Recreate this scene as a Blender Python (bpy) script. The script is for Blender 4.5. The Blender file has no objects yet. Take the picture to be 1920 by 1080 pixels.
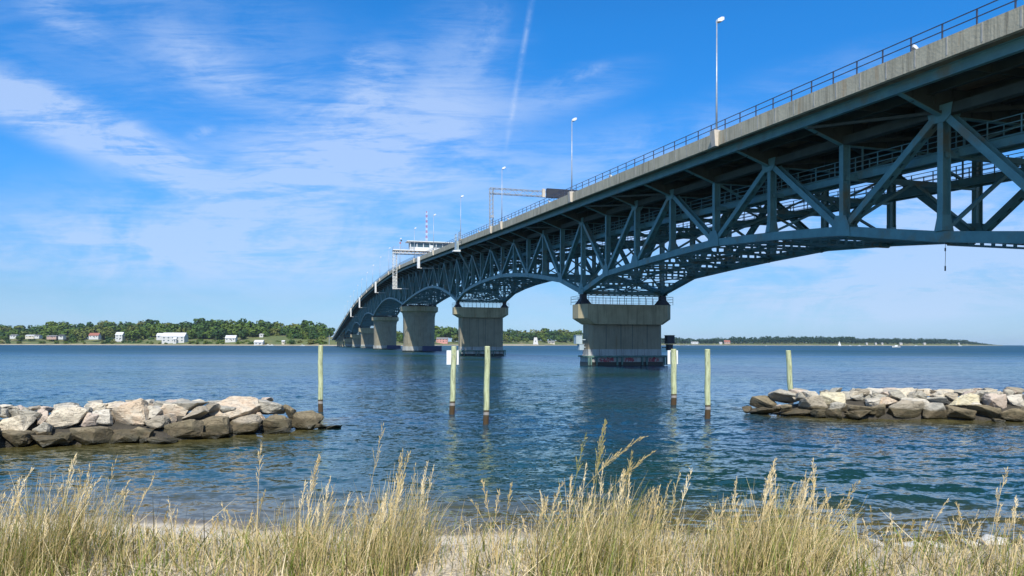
import bpy, math, random
import numpy as np
from mathutils import Vector, Matrix, noise as mnoise
R = math.radians
S = bpy.context.scene
COL = S.collection
rng = random.Random(7)
nr = np.random.RandomState(11)

# ------------------------------------------------------------------ camera
F = 1387.0; HZ = 645.0; ROLL = R(.12); EYE = 3.0
cd = bpy.data.cameras.new("camera"); cam = bpy.data.objects.new("camera", cd); COL.objects.link(cam)
cam.location = (0, 0, EYE); cam.rotation_euler = (R(90), -ROLL, 0)
cd.sensor_fit = 'HORIZONTAL'; cd.sensor_width = 36; cd.lens = 36 * F / 1920
cd.shift_y = (HZ - 540) / 1920; cd.clip_start = .1; cd.clip_end = 60000
S.camera = cam

# ------------------------------------------------------------------ exposure
S.view_settings.view_transform = 'Standard'; S.view_settings.look = 'None'
S.view_settings.gamma = 1; S.view_settings.exposure = 0.35
S.view_settings.use_curve_mapping = False
S.render.engine = 'CYCLES'
S.cycles.max_bounces = 6; S.cycles.diffuse_bounces = 3; S.cycles.glossy_bounces = 3
S.cycles.transparent_max_bounces = 8; S.cycles.use_denoising = True
S.cycles.caustics_reflective = False; S.cycles.caustics_refractive = False

# ------------------------------------------------------------------ node helpers
class NT:
    def __init__(s, tree): s.t = tree; s.n = tree.nodes; s.l = tree.links
    def new(s, typ, **kw):
        n = s.n.new(typ)
        for k, v in kw.items():
            if k.startswith('_'): continue
            setattr(n, k, v)
        return n
    def put(s, sock, v):
        if isinstance(v, bpy.types.NodeSocket): s.l.new(v, sock)
        elif v is not None: sock.default_value = v
    def m(s, op, a, b=None, c=None, clamp=False):
        n = s.n.new('ShaderNodeMath'); n.operation = op; n.use_clamp = clamp
        s.put(n.inputs[0], a)
        if b is not None: s.put(n.inputs[1], b)
        if c is not None: s.put(n.inputs[2], c)
        return n.outputs[0]
    def mr(s, v, a, b, c=0., d=1., typ='SMOOTHSTEP'):
        n = s.n.new('ShaderNodeMapRange'); n.interpolation_type = typ
        s.put(n.inputs[0], v)
        for i, x in zip((1, 2, 3, 4), (a, b, c, d)): s.put(n.inputs[i], x)
        return n.outputs[0]
    def mix(s, f, a, b, blend='MIX'):
        n = s.n.new('ShaderNodeMix'); n.data_type = 'RGBA'; n.blend_type = blend
        s.put(n.inputs[0], f)
        s.put(n.inputs[6], col(a)); s.put(n.inputs[7], col(b))
        return n.outputs[2]
    def noise(s, vec, scale=5, detail=4, rough=.55, dist=0.):
        n = s.n.new('ShaderNodeTexNoise'); s.put(n.inputs['Vector'], vec)
        n.inputs['Scale'].default_value = scale; n.inputs['Detail'].default_value = detail
        n.inputs['Roughness'].default_value = rough; n.inputs['Distortion'].default_value = dist
        return n.outputs['Fac']
    def comb(s, x, y, z=0.):
        n = s.n.new('ShaderNodeCombineXYZ')
        for i, v in enumerate((x, y, z)): s.put(n.inputs[i], v)
        return n.outputs[0]
    def mapping(s, vec, scale=(1, 1, 1), rot=(0, 0, 0), loc=(0, 0, 0)):
        n = s.n.new('ShaderNodeMapping'); s.put(n.inputs[0], vec)
        n.inputs[1].default_value = loc; n.inputs[2].default_value = rot; n.inputs[3].default_value = scale
        return n.outputs[0]
def col(c):
    if isinstance(c, tuple) and len(c) == 3: return (*c, 1.)
    return c

# ------------------------------------------------------------------ sky and sun
SUN_EL = R(47)
sdir = Vector((-.007 * math.cos(SUN_EL), -1.0 * math.cos(SUN_EL), math.sin(SUN_EL))).normalized()
w = bpy.data.worlds.new("World"); S.world = w; w.use_nodes = True
W = NT(w.node_tree); W.n.clear()
out = W.new('ShaderNodeOutputWorld'); bg = W.new('ShaderNodeBackground')
sky = W.new('ShaderNodeTexSky'); sky.sky_type = 'NISHITA'; sky.sun_disc = False
sky.sun_elevation = SUN_EL; sky.sun_rotation = math.atan2(sdir.x, sdir.y)
sky.altitude = 0; sky.air_density = 1.0; sky.dust_density = .25; sky.ozone_density = 2.2
tc = W.new('ShaderNodeTexCoord'); sp = W.new('ShaderNodeSeparateXYZ'); W.l.new(tc.outputs['Generated'], sp.inputs[0])
ay = W.m('MAXIMUM', W.m('ABSOLUTE', sp.outputs[1]), .08)
U = W.m('DIVIDE', sp.outputs[0], ay); V = W.m('DIVIDE', sp.outputs[2], ay)
UV = W.comb(U, V, 0.)
# cirrus: elongated, warped noise
n1 = W.noise(W.mapping(UV, (1.5, 3.6, 1), (0, 0, R(-14)), (.37, .1, 0)), 2.6, 10, .64, .9)
n2 = W.noise(W.mapping(UV, (2.2, 12., 1), (0, 0, R(-20)), (3.1, 1.7, 0)), 2.6, 10, .68, .8)
n4 = W.noise(W.mapping(UV, (3.0, 30., 1), (0, 0, R(-9)), (1.1, 5.7, 0)), 2.4, 8, .66, 1.2)
n3 = W.noise(W.mapping(UV, (1, 1.6, 1), (0, 0, 0), (7., 2., 0)), 14, 8, .65, .5)
def blob(px, py, rx, ry, ang, st):
    u0 = (px - 960) / F; v0 = (HZ - py) / F; a = R(ang)
    mp = W.new('ShaderNodeMapping'); mp.vector_type = 'TEXTURE'; W.l.new(UV, mp.inputs[0])
    mp.inputs[1].default_value = (u0, v0, 0); mp.inputs[2].default_value = (0, 0, a); mp.inputs[3].default_value = (rx / F, ry / F, 1)
    ln = W.new('ShaderNodeVectorMath'); ln.operation = 'LENGTH'; W.l.new(mp.outputs[0], ln.inputs[0])
    return W.m('MULTIPLY', W.mr(ln.outputs[1], 1.25, .1), st)
def total(lst):
    t = None
    for b in lst:
        o = blob(*b); t = o if t is None else W.m('ADD', t, o)
    return t
soft = total([(120, 235, 300, 60, -22, 1.15), (330, 320, 200, 50, -30, .95), (700, 270, 330, 130, 8, 1.), (620, 330, 420, 90, 0, .7), (300, 440, 560, 120, 0, .6),
              (860, 130, 150, 150, 40, .5), (1080, 170, 170, 50, 15, .5), (1190, 320, 330, 110, 8, .62), (380, 120, 150, 60, -30, .45),
              (110, 30, 100, 40, -30, .5), (695, 150, 60, 90, -30, .7), (1700, 440, 520, 170, 0, 1.2), (1500, 560, 520, 60, 0, .6), (700, 470, 900, 90, 0, .6), (240, 250, 60, 260, 0, 0.), (60, 190, 260, 60, -20, .8), (330, 90, 520, 190, -15, .34), (560, 180, 240, 40, -10, .35), (1550, 150, 300, 60, 15, .30), (1100, 420, 300, 60, 0, .5)])
fine = total([(375, 250, 34, 13, 15, 1.), (670, 105, 36, 34, 60, .8), (385, 135, 60, 20, -25, .6), (120, 25, 60, 20, -30, .6), (900, 70, 90, 40, 60, .6), (1085, 140, 90, 16, 20, .6)])
cl = W.m('MULTIPLY', soft, W.mr(W.m('ADD', W.m('MULTIPLY', n1, .42), W.m('ADD', W.m('MULTIPLY', n2, .38), W.m('MULTIPLY', n4, .2))), .39, .60, .14, 1.05))
cl = W.m('ADD', cl, W.m('MULTIPLY', fine, W.mr(n3, .42, .7, 0, .8)))
# contrail, a straight streak breaking up
cx0, cy0, cx1, cy1 = 1003, -40, 946, 290
mp = W.new('ShaderNodeMapping'); mp.vector_type = 'TEXTURE'; W.l.new(UV, mp.inputs[0])
mp.inputs[1].default_value = ((((cx0 + cx1) / 2) - 960) / F, (HZ - (cy0 + cy1) / 2) / F, 0)
mp.inputs[2].default_value = (0, 0, math.atan2(cx1 - cx0, cy1 - cy0)); mp.inputs[3].default_value = (11 / F, 175 / F, 1)
sp2 = W.new('ShaderNodeSeparateXYZ'); W.l.new(mp.outputs[0], sp2.inputs[0])
xw = W.m('ADD', W.m('ABSOLUTE', sp2.outputs[0]), W.m('MULTIPLY', n3, 1.3))
con = W.m('MULTIPLY', W.mr(xw, 1.5, .35), W.mr(W.m('ABSOLUTE', sp2.outputs[1]), 1.05, .5))
cl = W.m('ADD', cl, W.m('MULTIPLY', con, W.mr(n3, .40, .62, .14, .8)))
cl = W.m('ADD', cl, W.m('MULTIPLY', W.mr(V, .34, .03, 0., .42), W.mr(n1, .35, .6, .35, 1.)))
cl = W.m('MULTIPLY', cl, W.mr(sp.outputs[2], -.02, .0))
cl = W.m('MULTIPLY', W.m('MINIMUM', cl, 1.0), .68)
# thin white veil added overhead and sunward, out of view, to neutralise the fill light
cl = W.m('MAXIMUM', cl, W.m('MAXIMUM', W.mr(sp.outputs[2], .48, .8, 0, .35), W.mr(sp.outputs[1], .0, -.5, 0, .35)))
hsv = W.new('ShaderNodeHueSaturation'); hsv.inputs['Saturation'].default_value = 1.22; hsv.inputs['Hue'].default_value = .497
W.l.new(sky.outputs[0], hsv.inputs['Color'])
ramp = W.new('ShaderNodeValToRGB'); W.l.new(sp.outputs[2], ramp.inputs[0]); ce = ramp.color_ramp.elements
ce[0].position = 0.; ce[0].color = (.255, .42, .80, 1); ce[1].position = 1.; ce[1].color = (.28, .52, .70, 1)
for p_, c_ in ((.06, (.255, .40, .62)), (.20, (.19, .56, .88)), (.39, (.185, .67, 1.0))): e_ = ce.new(p_); e_.color = (*c_, 1)
toned = W.mix(1., hsv.outputs[0], ramp.outputs[0], 'MULTIPLY'); tn = W.new('ShaderNodeVectorMath'); tn.operation = 'SCALE'; tn.inputs['Scale'].default_value = 2.0; W.l.new(toned, tn.inputs[0])
W.put(bg.inputs[0], W.mix(cl, tn.outputs[0], (6.0, 7.6, 10.6)))
bg.inputs[1].default_value = .075
W.l.new(bg.outputs[0], out.inputs[0])

sl = bpy.data.lights.new("sun", 'SUN'); sun = bpy.data.objects.new("sun", sl); COL.objects.link(sun)
sl.energy = 4.2; sl.angle = R(.53); sl.color = (1, .95, .86)
sun.rotation_euler = sdir.to_track_quat('Z', 'Y').to_euler(); sun.location = (0, -50, 80)

# ------------------------------------------------------------------ photo-to-world measuring helpers
def lev(px, py):
    x = px - 960; y = 540 - py; c, s = math.cos(ROLL), math.sin(ROLL)
    return x * c - y * s, x * s + y * c + (HZ - 540)
def at(px, py, z=0.):            # world point at height z seen at pixel
    x, y = lev(px, py); Y = F * (EYE - z) / (-y); return Vector((x * Y / F, Y, z))
def atY(px, py, Y):
    x, y = lev(px, py); return Vector((x * Y / F, Y, EYE + y * Y / F))
AX = math.atan(395 / F); CA, SA = math.cos(AX), math.sin(AX)
X0 = 39.14; P = 8.569; T1 = 106.85
def onplane(px, py, o):          # bridge frame (t, z) on the vertical plane at lateral offset o
    x, y = lev(px, py)
    t = (F * (X0 - o * CA) + x * o * SA) / (x * CA + F * SA); Y = t * CA - o * SA
    return t, EYE + y * Y / F

# ------------------------------------------------------------------ materials
MATS = {}
def mat(name, c1, c2=None, scale=3., rough=.7, metal=0., bump=0., bscale=None, stretch=(1, 1, 1), c3=None, s3=.6, thr=(.35, .65), spec=.5, coords='Object'):
    m = bpy.data.materials.new(name); m.use_nodes = True; T = NT(m.node_tree); b = T.n['Principled BSDF']
    tcn = T.new('ShaderNodeTexCoord'); vec = tcn.outputs[coords]
    mv = T.mapping(vec, stretch)
    c = col(c1)
    if c2 is not None:
        f = T.mr(T.noise(mv, scale, 6, .6), *thr); c = T.mix(f, c1, c2)
    if c3 is not None:
        f = T.mr(T.noise(T.mapping(vec, stretch, (0, 0, 0), (5, 3, 1)), s3, 5, .65), .52, .7); c = T.mix(f, c, c3)
    T.put(b.inputs['Base Color'], c)
    b.inputs['Roughness'].default_value = rough; b.inputs['Metallic'].default_value = metal
    b.inputs['Specular IOR Level'].default_value = spec
    if bump:
        bn = T.new('ShaderNodeBump'); bn.inputs['Strength'].default_value = 1.; bn.inputs['Distance'].default_value = bump
        T.l.new(T.noise(vec, bscale or scale * 3, 5, .6), bn.inputs['Height']); T.l.new(bn.outputs[0], b.inputs['Normal'])
    MATS[name] = m; return m
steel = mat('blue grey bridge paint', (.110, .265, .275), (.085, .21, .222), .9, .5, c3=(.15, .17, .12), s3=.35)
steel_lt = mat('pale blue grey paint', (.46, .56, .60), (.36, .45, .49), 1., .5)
under = mat('girder paint darkened as shade', (.040, .062, .050), (.028, .044, .036), .8, .7)  # bridge paint darkened so the under-deck shade sits in the colour
dark = mat('dark steel', (.03, .035, .045), (.05, .05, .055), 2, .6)
galv = mat('galvanised steel', (.42, .46, .48), (.34, .37, .4), 4, .4, .3)
railm = mat('weathered rail steel', (.045, .055, .09), (.07, .08, .11), 2, .5)
whitep = mat('white paint', (.78, .79, .78), (.66, .67, .66), 2, .5)
redp = mat('red paint', (.55, .05, .04), (.45, .05, .04), 2, .5)
glass = mat('window glass', (.05, .09, .11), None, rough=.1, spec=.8)
cream = mat('cream concrete', (.62, .55, .45), (.52, .47, .4), 1.5, .8)
asph = mat('road asphalt', (.06, .06, .062), (.05, .05, .05), 2, .85)
navy = mat('navy fender paint', (.03, .045, .12), (.04, .05, .10), 1, .6)

def concrete(name, base, dirt, rust=None, vstreak=1., soffz=None):
    m = bpy.data.materials.new(name); m.use_nodes = True; T = NT(m.node_tree); b = T.n['Principled BSDF']
    tcn = T.new('ShaderNodeTexCoord'); vec = tcn.outputs['Object']
    c = T.mix(T.mr(T.noise(T.mapping(vec, (.5, .5, .5)), 1.2, 6, .6), .35, .7), base, tuple(x * .82 for x in base))
    st = T.mr(T.noise(T.mapping(vec, (1.6, 1.6, .10)), 1.5, 5, .6), .48, .70)
    c = T.mix(T.m('MULTIPLY', st, .8 * vstreak), c, dirt)
    st2 = T.mr(T.noise(T.mapping(vec, (5., 5., .25), (0, 0, 0), (3, 1, 2)), 1.5, 3, .6), .5, .68)
    c = T.mix(T.m('MULTIPLY', st2, .45 * vstreak), c, tuple(x * .6 for x in dirt))
    if rust:
        r = T.mr(T.noise(T.mapping(vec, (.7, .7, .12), (0, 0, 0), (9, 4, 2)), 1.3, 4, .6), .60, .74)
        c = T.mix(T.m('MULTIPLY', r, .7), c, rust)
    T.put(b.inputs['Base Color'], c); b.inputs['Roughness'].default_value = .88
    bn = T.new('ShaderNodeBump'); bn.inputs['Distance'].default_value = .02
    T.l.new(T.noise(vec, 6, 5, .6), bn.inputs['Height']); T.l.new(bn.outputs[0], b.inputs['Normal'])
    MATS[name] = m; return m
conc = concrete('parapet concrete', (.54, .49, .35), (.27, .24, .17), (.42, .29, .16), .9)
pierc = concrete('pier concrete', (.46, .40, .25), (.20, .17, .10), (.38, .20, .07), .7)
shaftc = concrete('pier shaft concrete', (.33, .29, .20), (.17, .15, .10), (.22, .15, .075), .5)

# ------------------------------------------------------------------ mesh builder
class MB:
    def __init__(s): s.v = []; s.f = []
    def quad(s, a, b, c, d): n = len(s.v); s.v += [tuple(a), tuple(b), tuple(c), tuple(d)]; s.f.append((n, n + 1, n + 2, n + 3)); return s
    def hexa(s, p):          # 8 points: bottom ring 0-3, top ring 4-7
        n = len(s.v); s.v += [tuple(q) for q in p]
        s.f += [(n, n + 3, n + 2, n + 1), (n + 4, n + 5, n + 6, n + 7)] + [(n + i, n + (i + 1) % 4, n + 4 + (i + 1) % 4, n + 4 + i) for i in range(4)]
        return s
    def box(s, x0, x1, y0, y1, z0, z1):
        return s.hexa([(x0, y0, z0), (x1, y0, z0), (x1, y1, z0), (x0, y1, z0), (x0, y0, z1), (x1, y0, z1), (x1, y1, z1), (x0, y1, z1)])
    def bar(s, p, q, a, b, side=(1, 0, 0)):   # a = size along side, b = size perpendicular
        p, q = Vector(p), Vector(q); d = (q - p)
        if d.length < 1e-6: return s
        d.normalize(); x = Vector(side); x = x - d * x.dot(d)
        if x.length < 1e-4: x = Vector((0, 1, 0)) - d * d.y
        x.normalize(); y = d.cross(x); x = x * a / 2; y = y * b / 2
        return s.hexa([p - x - y, p + x - y, p + x + y, p - x + y, q - x - y, q + x - y, q + x + y, q - x + y])
    def tube(s, pts, rad, n=8, cap=True):
        pts = [Vector(p) for p in pts]
        if not isinstance(rad, (list, tuple)): rad = [rad] * len(pts)
        base = len(s.v)
        for i, p in enumerate(pts):
            d = (pts[min(i + 1, len(pts) - 1)] - pts[max(i - 1, 0)]).normalized()
            x = d.orthogonal().normalized() if abs(d.z) < .9 else Vector((1, 0, 0)); x = (x - d * x.dot(d)).normalized(); y = d.cross(x)
            for k in range(n):
                a = 2 * math.pi * k / n; s.v.append(tuple(p + (x * math.cos(a) + y * math.sin(a)) * rad[i]))
        for i in range(len(pts) - 1):
            for k in range(n):
                a = base + i * n + k; b = base + i * n + (k + 1) % n; s.f.append((a, b, b + n, a + n))
        if cap:
            s.f.append(tuple(base + k for k in range(n))[::-1]); e = base + (len(pts) - 1) * n; s.f.append(tuple(e + k for k in range(n)))
        return s
    def prism(s, poly, axis, a0, a1):   # poly of 2D points extruded along axis ('x','y','z')
        n = len(s.v); k = len(poly)
        def mk(u, v, w): return {'x': (w, u, v), 'y': (u, w, v), 'z': (u, v, w)}[axis]
        s.v += [mk(u, v, a0) for u, v in poly] + [mk(u, v, a1) for u, v in poly]
        s.f.append(tuple(range(n, n + k))); s.f.append(tuple(range(n + 2 * k - 1, n + k - 1, -1)))
        s.f += [(n + i, n + k + i, n + k + (i + 1) % k, n + (i + 1) % k) for i in range(k)]
        return s
    def loft(s, rings, cap=True):
        n = len(s.v); k = len(rings[0])
        for r in rings: s.v += [tuple(p) for p in r]
        for i in range(len(rings) - 1):
            for j in range(k):
                a = n + i * k + j; b = n + i * k + (j + 1) % k; s.f.append((a, b, b + k, a + k))
        if cap: s.f.append(tuple(range(n + k - 1, n - 1, -1))); e = n + (len(rings) - 1) * k; s.f.append(tuple(range(e, e + k)))
        return s
    def mesh(s, name, m, fix=True):
        me = bpy.data.meshes.new(name); me.from_pydata(s.v, [], s.f); me.materials.append(m)
        if fix:
            import bmesh
            bm = bmesh.new(); bm.from_mesh(me); bmesh.ops.recalc_face_normals(bm, faces=bm.faces); bm.to_mesh(me); bm.free()
        return me
    def build(s, name, m, parent=None, smooth=False, bevel=0):
        o = bpy.data.objects.new(name, s.mesh(name, m)); COL.objects.link(o)
        if parent: o.parent = parent
        if smooth: o.data.polygons.foreach_set('use_smooth', [True] * len(o.data.polygons))
        if bevel:
            bv = o.modifiers.new('bevel', 'BEVEL'); bv.width = bevel; bv.segments = 1; bv.limit_method = 'ANGLE'
        return o
def tag(o, label=None, cat=None, group=None, kind=None):
    if label: o['label'] = label
    if cat: o['category'] = cat
    if group: o['group'] = group
    if kind: o['kind'] = kind
    return o
def empty(name, loc=(0, 0, 0), rz=0.):
    o = bpy.data.objects.new(name, None); COL.objects.link(o); o.location = loc; o.rotation_euler = (0, 0, rz)
    o.empty_display_size = .5; return o
def copy_tree(o, parent=None):
    c = o.copy(); COL.objects.link(c)
    if parent: c.parent = parent
    for ch in list(o.children): copy_tree(ch, c)
    return c
def recolor(o, name, m):
    for ch in o.children:
        if ch.name.split('.')[0] == name: ch.data = ch.data.copy(); ch.data.materials[0] = m

# ------------------------------------------------------------------ ground
def shore(X): return 12.0 - .10 * max(-16, min(10, X)) + .18 * math.sin(X * .7)
def gz(X, Y):
    d = Y - shore(X)
    if d > 0: return max(-2.6, -.10 * d)
    d = -d
    z = .085 * min(d, 2.0) + (.0 if d < 2 else min((d - 2) * .30, 1.32))
    return z + .03 * mnoise.noise(Vector((X * .9, Y * .9, 0)))
def ground():
    xs = np.concatenate([[-7500, -900, -120, -60], np.linspace(-30, 30, 201), [60, 120, 900, 7500]])
    ys = np.concatenate([[-800, -300, -60, -20], np.linspace(-10, 18, 141), [24, 34, 60, 300, 9000]])
    v = []; 
    for y in ys:
        for x in xs: v.append((x, y, gz(x, y) if y < 40 else -2.7))
    nx = len(xs); f = [(j * nx + i, j * nx + i + 1, (j + 1) * nx + i + 1, (j + 1) * nx + i) for j in range(len(ys) - 1) for i in range(nx - 1)]
    m = bpy.data.materials.new('beach sand'); m.use_nodes = True; T = NT(m.node_tree); b = T.n['Principled BSDF']
    g = T.new('ShaderNodeNewGeometry'); pos = g.outputs['Position']; s = T.new('ShaderNodeSeparateXYZ'); T.l.new(pos, s.inputs[0])
    c = T.mix(T.mr(T.noise(pos, 1.5, 8, .65), .35, .65), (.68, .60, .47), (.58, .50, .38))
    c = T.mix(T.mr(T.noise(pos, 30, 4, .7), .55, .7), c, (.24, .18, .11))
    wet = T.mr(T.m('ADD', s.outputs[2], T.m('MULTIPLY', T.noise(pos, 1.1, 4), .10)), .13, .06)
    c = T.mix(wet, c, (.17, .135, .085))
    T.put(b.inputs['Base Color'], c); T.put(b.inputs['Roughness'], T.mr(wet, 0, 1, .95, .35))
    bn = T.new('ShaderNodeBump'); bn.inputs['Distance'].default_value = .03
    T.l.new(T.noise(pos, 14, 8, .7), bn.inputs['Height']); T.l.new(bn.outputs[0], b.inputs['Normal'])
    me = bpy.data.meshes.new('ground'); me.from_pydata(v, [], f); me.materials.append(m)
    me.polygons.foreach_set('use_smooth', [True] * len(me.polygons))
    o = bpy.data.objects.new('ground', me); COL.objects.link(o); tag(o, kind='structure')
ground()

# ------------------------------------------------------------------ breakwater geometry (needed for shallow water tint too)
LBW = [at(-260, 868), at(0, 843), at(300, 833), at(520, 814), at(640, 803)]
RBW = [at(1395, 776), at(1560, 787), at(1760, 790), at(1920, 793), at(2200, 800)]
def bw_front(line, X):
    xs = [p.x for p in line]; ys = [p.y for p in line]
    return float(np.interp(X, xs, ys))

# ------------------------------------------------------------------ water
def water():
    ys = [8.0]
    while ys[-1] < 420: ys.append(ys[-1] * 1.0052 + .004)
    ys = np.array(ys + [600, 900, 1400, 2500, 5000, 9000.])
    us = np.concatenate([[-.83], np.linspace(-.80, .80, 620), [.83]])
    YY, UU = np.meshgrid(ys, us, indexing='ij'); XX = UU * YY
    XX[:, 0] = -7500; XX[:, -1] = 7500
    Z = np.zeros_like(XX); cell = np.maximum(YY * .0052, .03)
    r2 = np.random.RandomState(5)
    amp_area = np.clip((YY - 15) / 16, 0, 1); amp_area = .42 + .58 * amp_area * amp_area * (3 - 2 * amp_area)
    amp_area = np.where(XX > 3, np.maximum(amp_area, np.clip((YY - 11.3) / 4, 0, 1) * .62), amp_area)
    # patchy gusts
    gust = .85 + .3 * np.sin(XX * .11 + 1.3 * np.sin(YY * .05)) * np.sin(YY * .083 + .8) 
    for i in range(64):
        lam = .32 * (3.6 / .32) ** r2.rand(); k = 2 * math.pi / lam
        th = r2.normal(R(-62), R(38)); a = .0135 * lam ** .62
        if lam > 2: a *= .6
        ph = r2.rand() * 6.28
        fade = np.clip((lam / 3.0 - cell) / (lam / 3.0), 0, 1)
        Z += a * fade * np.sin(k * (XX * math.cos(th) + YY * math.sin(th)) + ph + .6 * np.sin(XX * .31 * (1 + .2 * math.sin(i)) + i) )
    Z *= amp_area * gust * .40
    sh = np.vectorize(shore)(XX[:140]); d = np.full_like(XX, 50.); d[:sh.shape[0]] = YY[:sh.shape[0]] - sh
    Z *= np.clip(d / 1.6, .12, 1)
    # shallow attribute
    shal = np.clip(1 - d / 4.6, 0, 1) ** 1.2
    for line, lo, hi in ((LBW, -40, LBW[-1].x), (RBW, RBW[0].x, 60)):
        fr = np.interp(XX, [p.x for p in line], [p.y for p in line]); dd = fr - YY
        inside = (XX > lo) & (XX < hi)
        s = np.clip(1 - dd / 4.4, 0, 1) * (dd > -5)
        edge = np.clip(np.minimum(XX - lo, hi - XX) / 1.5 + .3, 0, 1)
        shal = np.maximum(shal, np.where(inside, s * .75 * edge, 0))
    nv = XX.size; co = np.stack([XX.ravel(), YY.ravel(), Z.ravel()], 1)
    ny, nx = XX.shape; idx = np.arange(nv).reshape(ny, nx)
    q = np.stack([idx[:-1, :-1].ravel(), idx[:-1, 1:].ravel(), idx[1:, 1:].ravel(), idx[1:, :-1].ravel()], 1)
    me = bpy.data.meshes.new('water'); me.vertices.add(nv); me.vertices.foreach_set('co', co.ravel().astype('f'))
    me.loops.add(q.size); me.loops.foreach_set('vertex_index', q.ravel().astype('i'))
    me.polygons.add(len(q)); me.polygons.foreach_set('loop_start', np.arange(0, q.size, 4, dtype='i'))
    me.update(); me.validate(); me.polygons.foreach_set('use_smooth', [True] * len(me.polygons))
    at_ = me.attributes.new('shallow', 'FLOAT', 'POINT'); at_.data.foreach_set('value', shal.ravel().astype('f'))
    m = bpy.data.materials.new('river water'); m.use_nodes = True; T = NT(m.node_tree); b = T.n['Principled BSDF']
    g = T.new('ShaderNodeNewGeometry'); pos = g.outputs['Position']
    a = T.new('ShaderNodeAttribute'); a.attribute_name = 'shallow'
    big = T.mr(T.noise(T.mapping(pos, (.012, .03, 1)), 1., 3), .4, .6)
    c = T.mix(big, (.010, .044, .030), (.010, .058, .115))
    c = T.mix(T.mr(a.outputs['Fac'], .1, .9), c, (.10, .082, .026))
    T.put(b.inputs['Base Color'], c); b.inputs['IOR'].default_value = 1.333
    b.inputs['Specular IOR Level'].default_value = .5
    # ripples too small for the mesh: slopes from vector noise, so they stay as steep far away as near by
    sy = T.new('ShaderNodeSeparateXYZ'); T.l.new(pos, sy.inputs[0]); Yp = sy.outputs[1]
    T.put(b.inputs['Roughness'], T.m('ADD', T.mr(Yp, 15., 80., .035, .14), T.mr(Yp, 50., 350., 0., .30)))
    def vn(scale, st, rot, k, det=2):
        n = T.new('ShaderNodeTexNoise'); T.l.new(T.mapping(pos, st, (0, 0, R(rot))), n.inputs['Vector']); n.inputs['Scale'].default_value = scale; n.inputs['Detail'].default_value = det; n.inputs['Roughness'].default_value = .6
        a_ = T.new('ShaderNodeVectorMath'); a_.operation = 'SUBTRACT'; T.l.new(n.outputs['Color'], a_.inputs[0]); a_.inputs[1].default_value = (.5, .5, .5)
        m_ = T.new('ShaderNodeVectorMath'); m_.operation = 'SCALE'; T.l.new(a_.outputs[0], m_.inputs[0]); T.put(m_.inputs['Scale'], k); return m_.outputs[0]
    def vadd(a, b_):
        n = T.new('ShaderNodeVectorMath'); n.operation = 'ADD'; T.l.new(a, n.inputs[0]); T.l.new(b_, n.inputs[1]); return n.outputs[0]
    gust = T.mr(T.noise(T.mapping(pos, (.05, .09, 1)), 1., 4, .6), .3, .7, .55, 1.25)
    near = T.mr(Yp, 13., 26., .7, 1.1); far = T.mr(Yp, 25., 120., 0., 1.)
    kk = T.m('MULTIPLY', gust, near)
    sl_ = vadd(vadd(vn(8.0, (.75, 1.2, 1), 8, T.m('MULTIPLY', kk, .60)), vn(2.8, (.7, 1.3, 1), -14, T.m('MULTIPLY', kk, .62))), vn(.55, (.7, 1.2, 1), 20, T.m('MULTIPLY', far, .42), 4))
    flat = T.new('ShaderNodeVectorMath'); flat.operation = 'MULTIPLY'; T.l.new(sl_, flat.inputs[0]); flat.inputs[1].default_value = (1, 1, 0)
    nn = T.new('ShaderNodeVectorMath'); nn.operation = 'NORMALIZE'; T.l.new(vadd(g.outputs['Normal'], flat.outputs[0]), nn.inputs[0]); T.l.new(nn.outputs[0], b.inputs['Normal'])
    me.materials.append(m)
    o = bpy.data.objects.new('water', me); COL.objects.link(o); tag(o, kind='structure')
water()

# ------------------------------------------------------------------ bridge
BR = empty('truss_bridge', (X0, 0, 0), AX)
tag(BR, 'long blue grey steel deck truss bridge on concrete river piers crossing the water', 'bridge')
# local frame: x = -o (away from the camera side), y = t along the deck, z up
TZ = [(-60, 14.0), (38, 19.35), (54.7, 20.2), (80, 21.42), (100, 22.42), (135, 24.05), (168, 25.7), (200, 27.3), (230, 28.75), (262, 30.3), (295, 31.45), (335, 31.85), (372, 31.8),
      (436, 31.0), (501, 29.3), (589, 25.3), (667, 20.8), (876, 8.2), (960, 5.)]
_t = np.array([a for a, b in TZ]); _z = np.array([b for a, b in TZ])
_tt = np.linspace(-60, 960, 2041); _zz = np.interp(_tt, _t, _z); _k = np.ones(61) / 61; _zs = np.convolve(np.pad(_zz, 30, mode='edge'), _k, 'valid')
_zs[:60] = _zz[:60]
def ptop(t): return float(np.interp(t, _tt, _zs))      # top of parapet
PH = 1.12                                               # parapet height
def sof(t): return ptop(t) - PH                         # soffit of deck edge
def tk(k): return T1 + k * P
W_IN = 12.1; O_F = 4.3; XL = -O_F; XR = W_IN + O_F      # deck edges in local x
ts = [tk(k) for k in range(-16, 89)]
def strip(x0, x1, zt, zb, t0, t1, step=P):
    mb = MB(); n = max(1, int(round((t1 - t0) / step))); prev = None
    for i in range(n + 1):
        t = t0 + (t1 - t0) * i / n
        r = [(x0, t, zb(t)), (x1, t, zb(t)), (x1, t, zt(t)), (x0, t, zt(t))]
        if prev: pass
        prev = r
        mb.v += r
    for i in range(n):
        a = 4 * i; 
        for j in range(4): mb.f.append((a + j, a + (j + 1) % 4, a + 4 + (j + 1) % 4, a + 4 + j))
    mb.f.append((3, 2, 1, 0)); e = 4 * n; mb.f.append((e, e + 1, e + 2, e + 3))
    return mb
TA, TB = tk(-16), tk(90)
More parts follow.
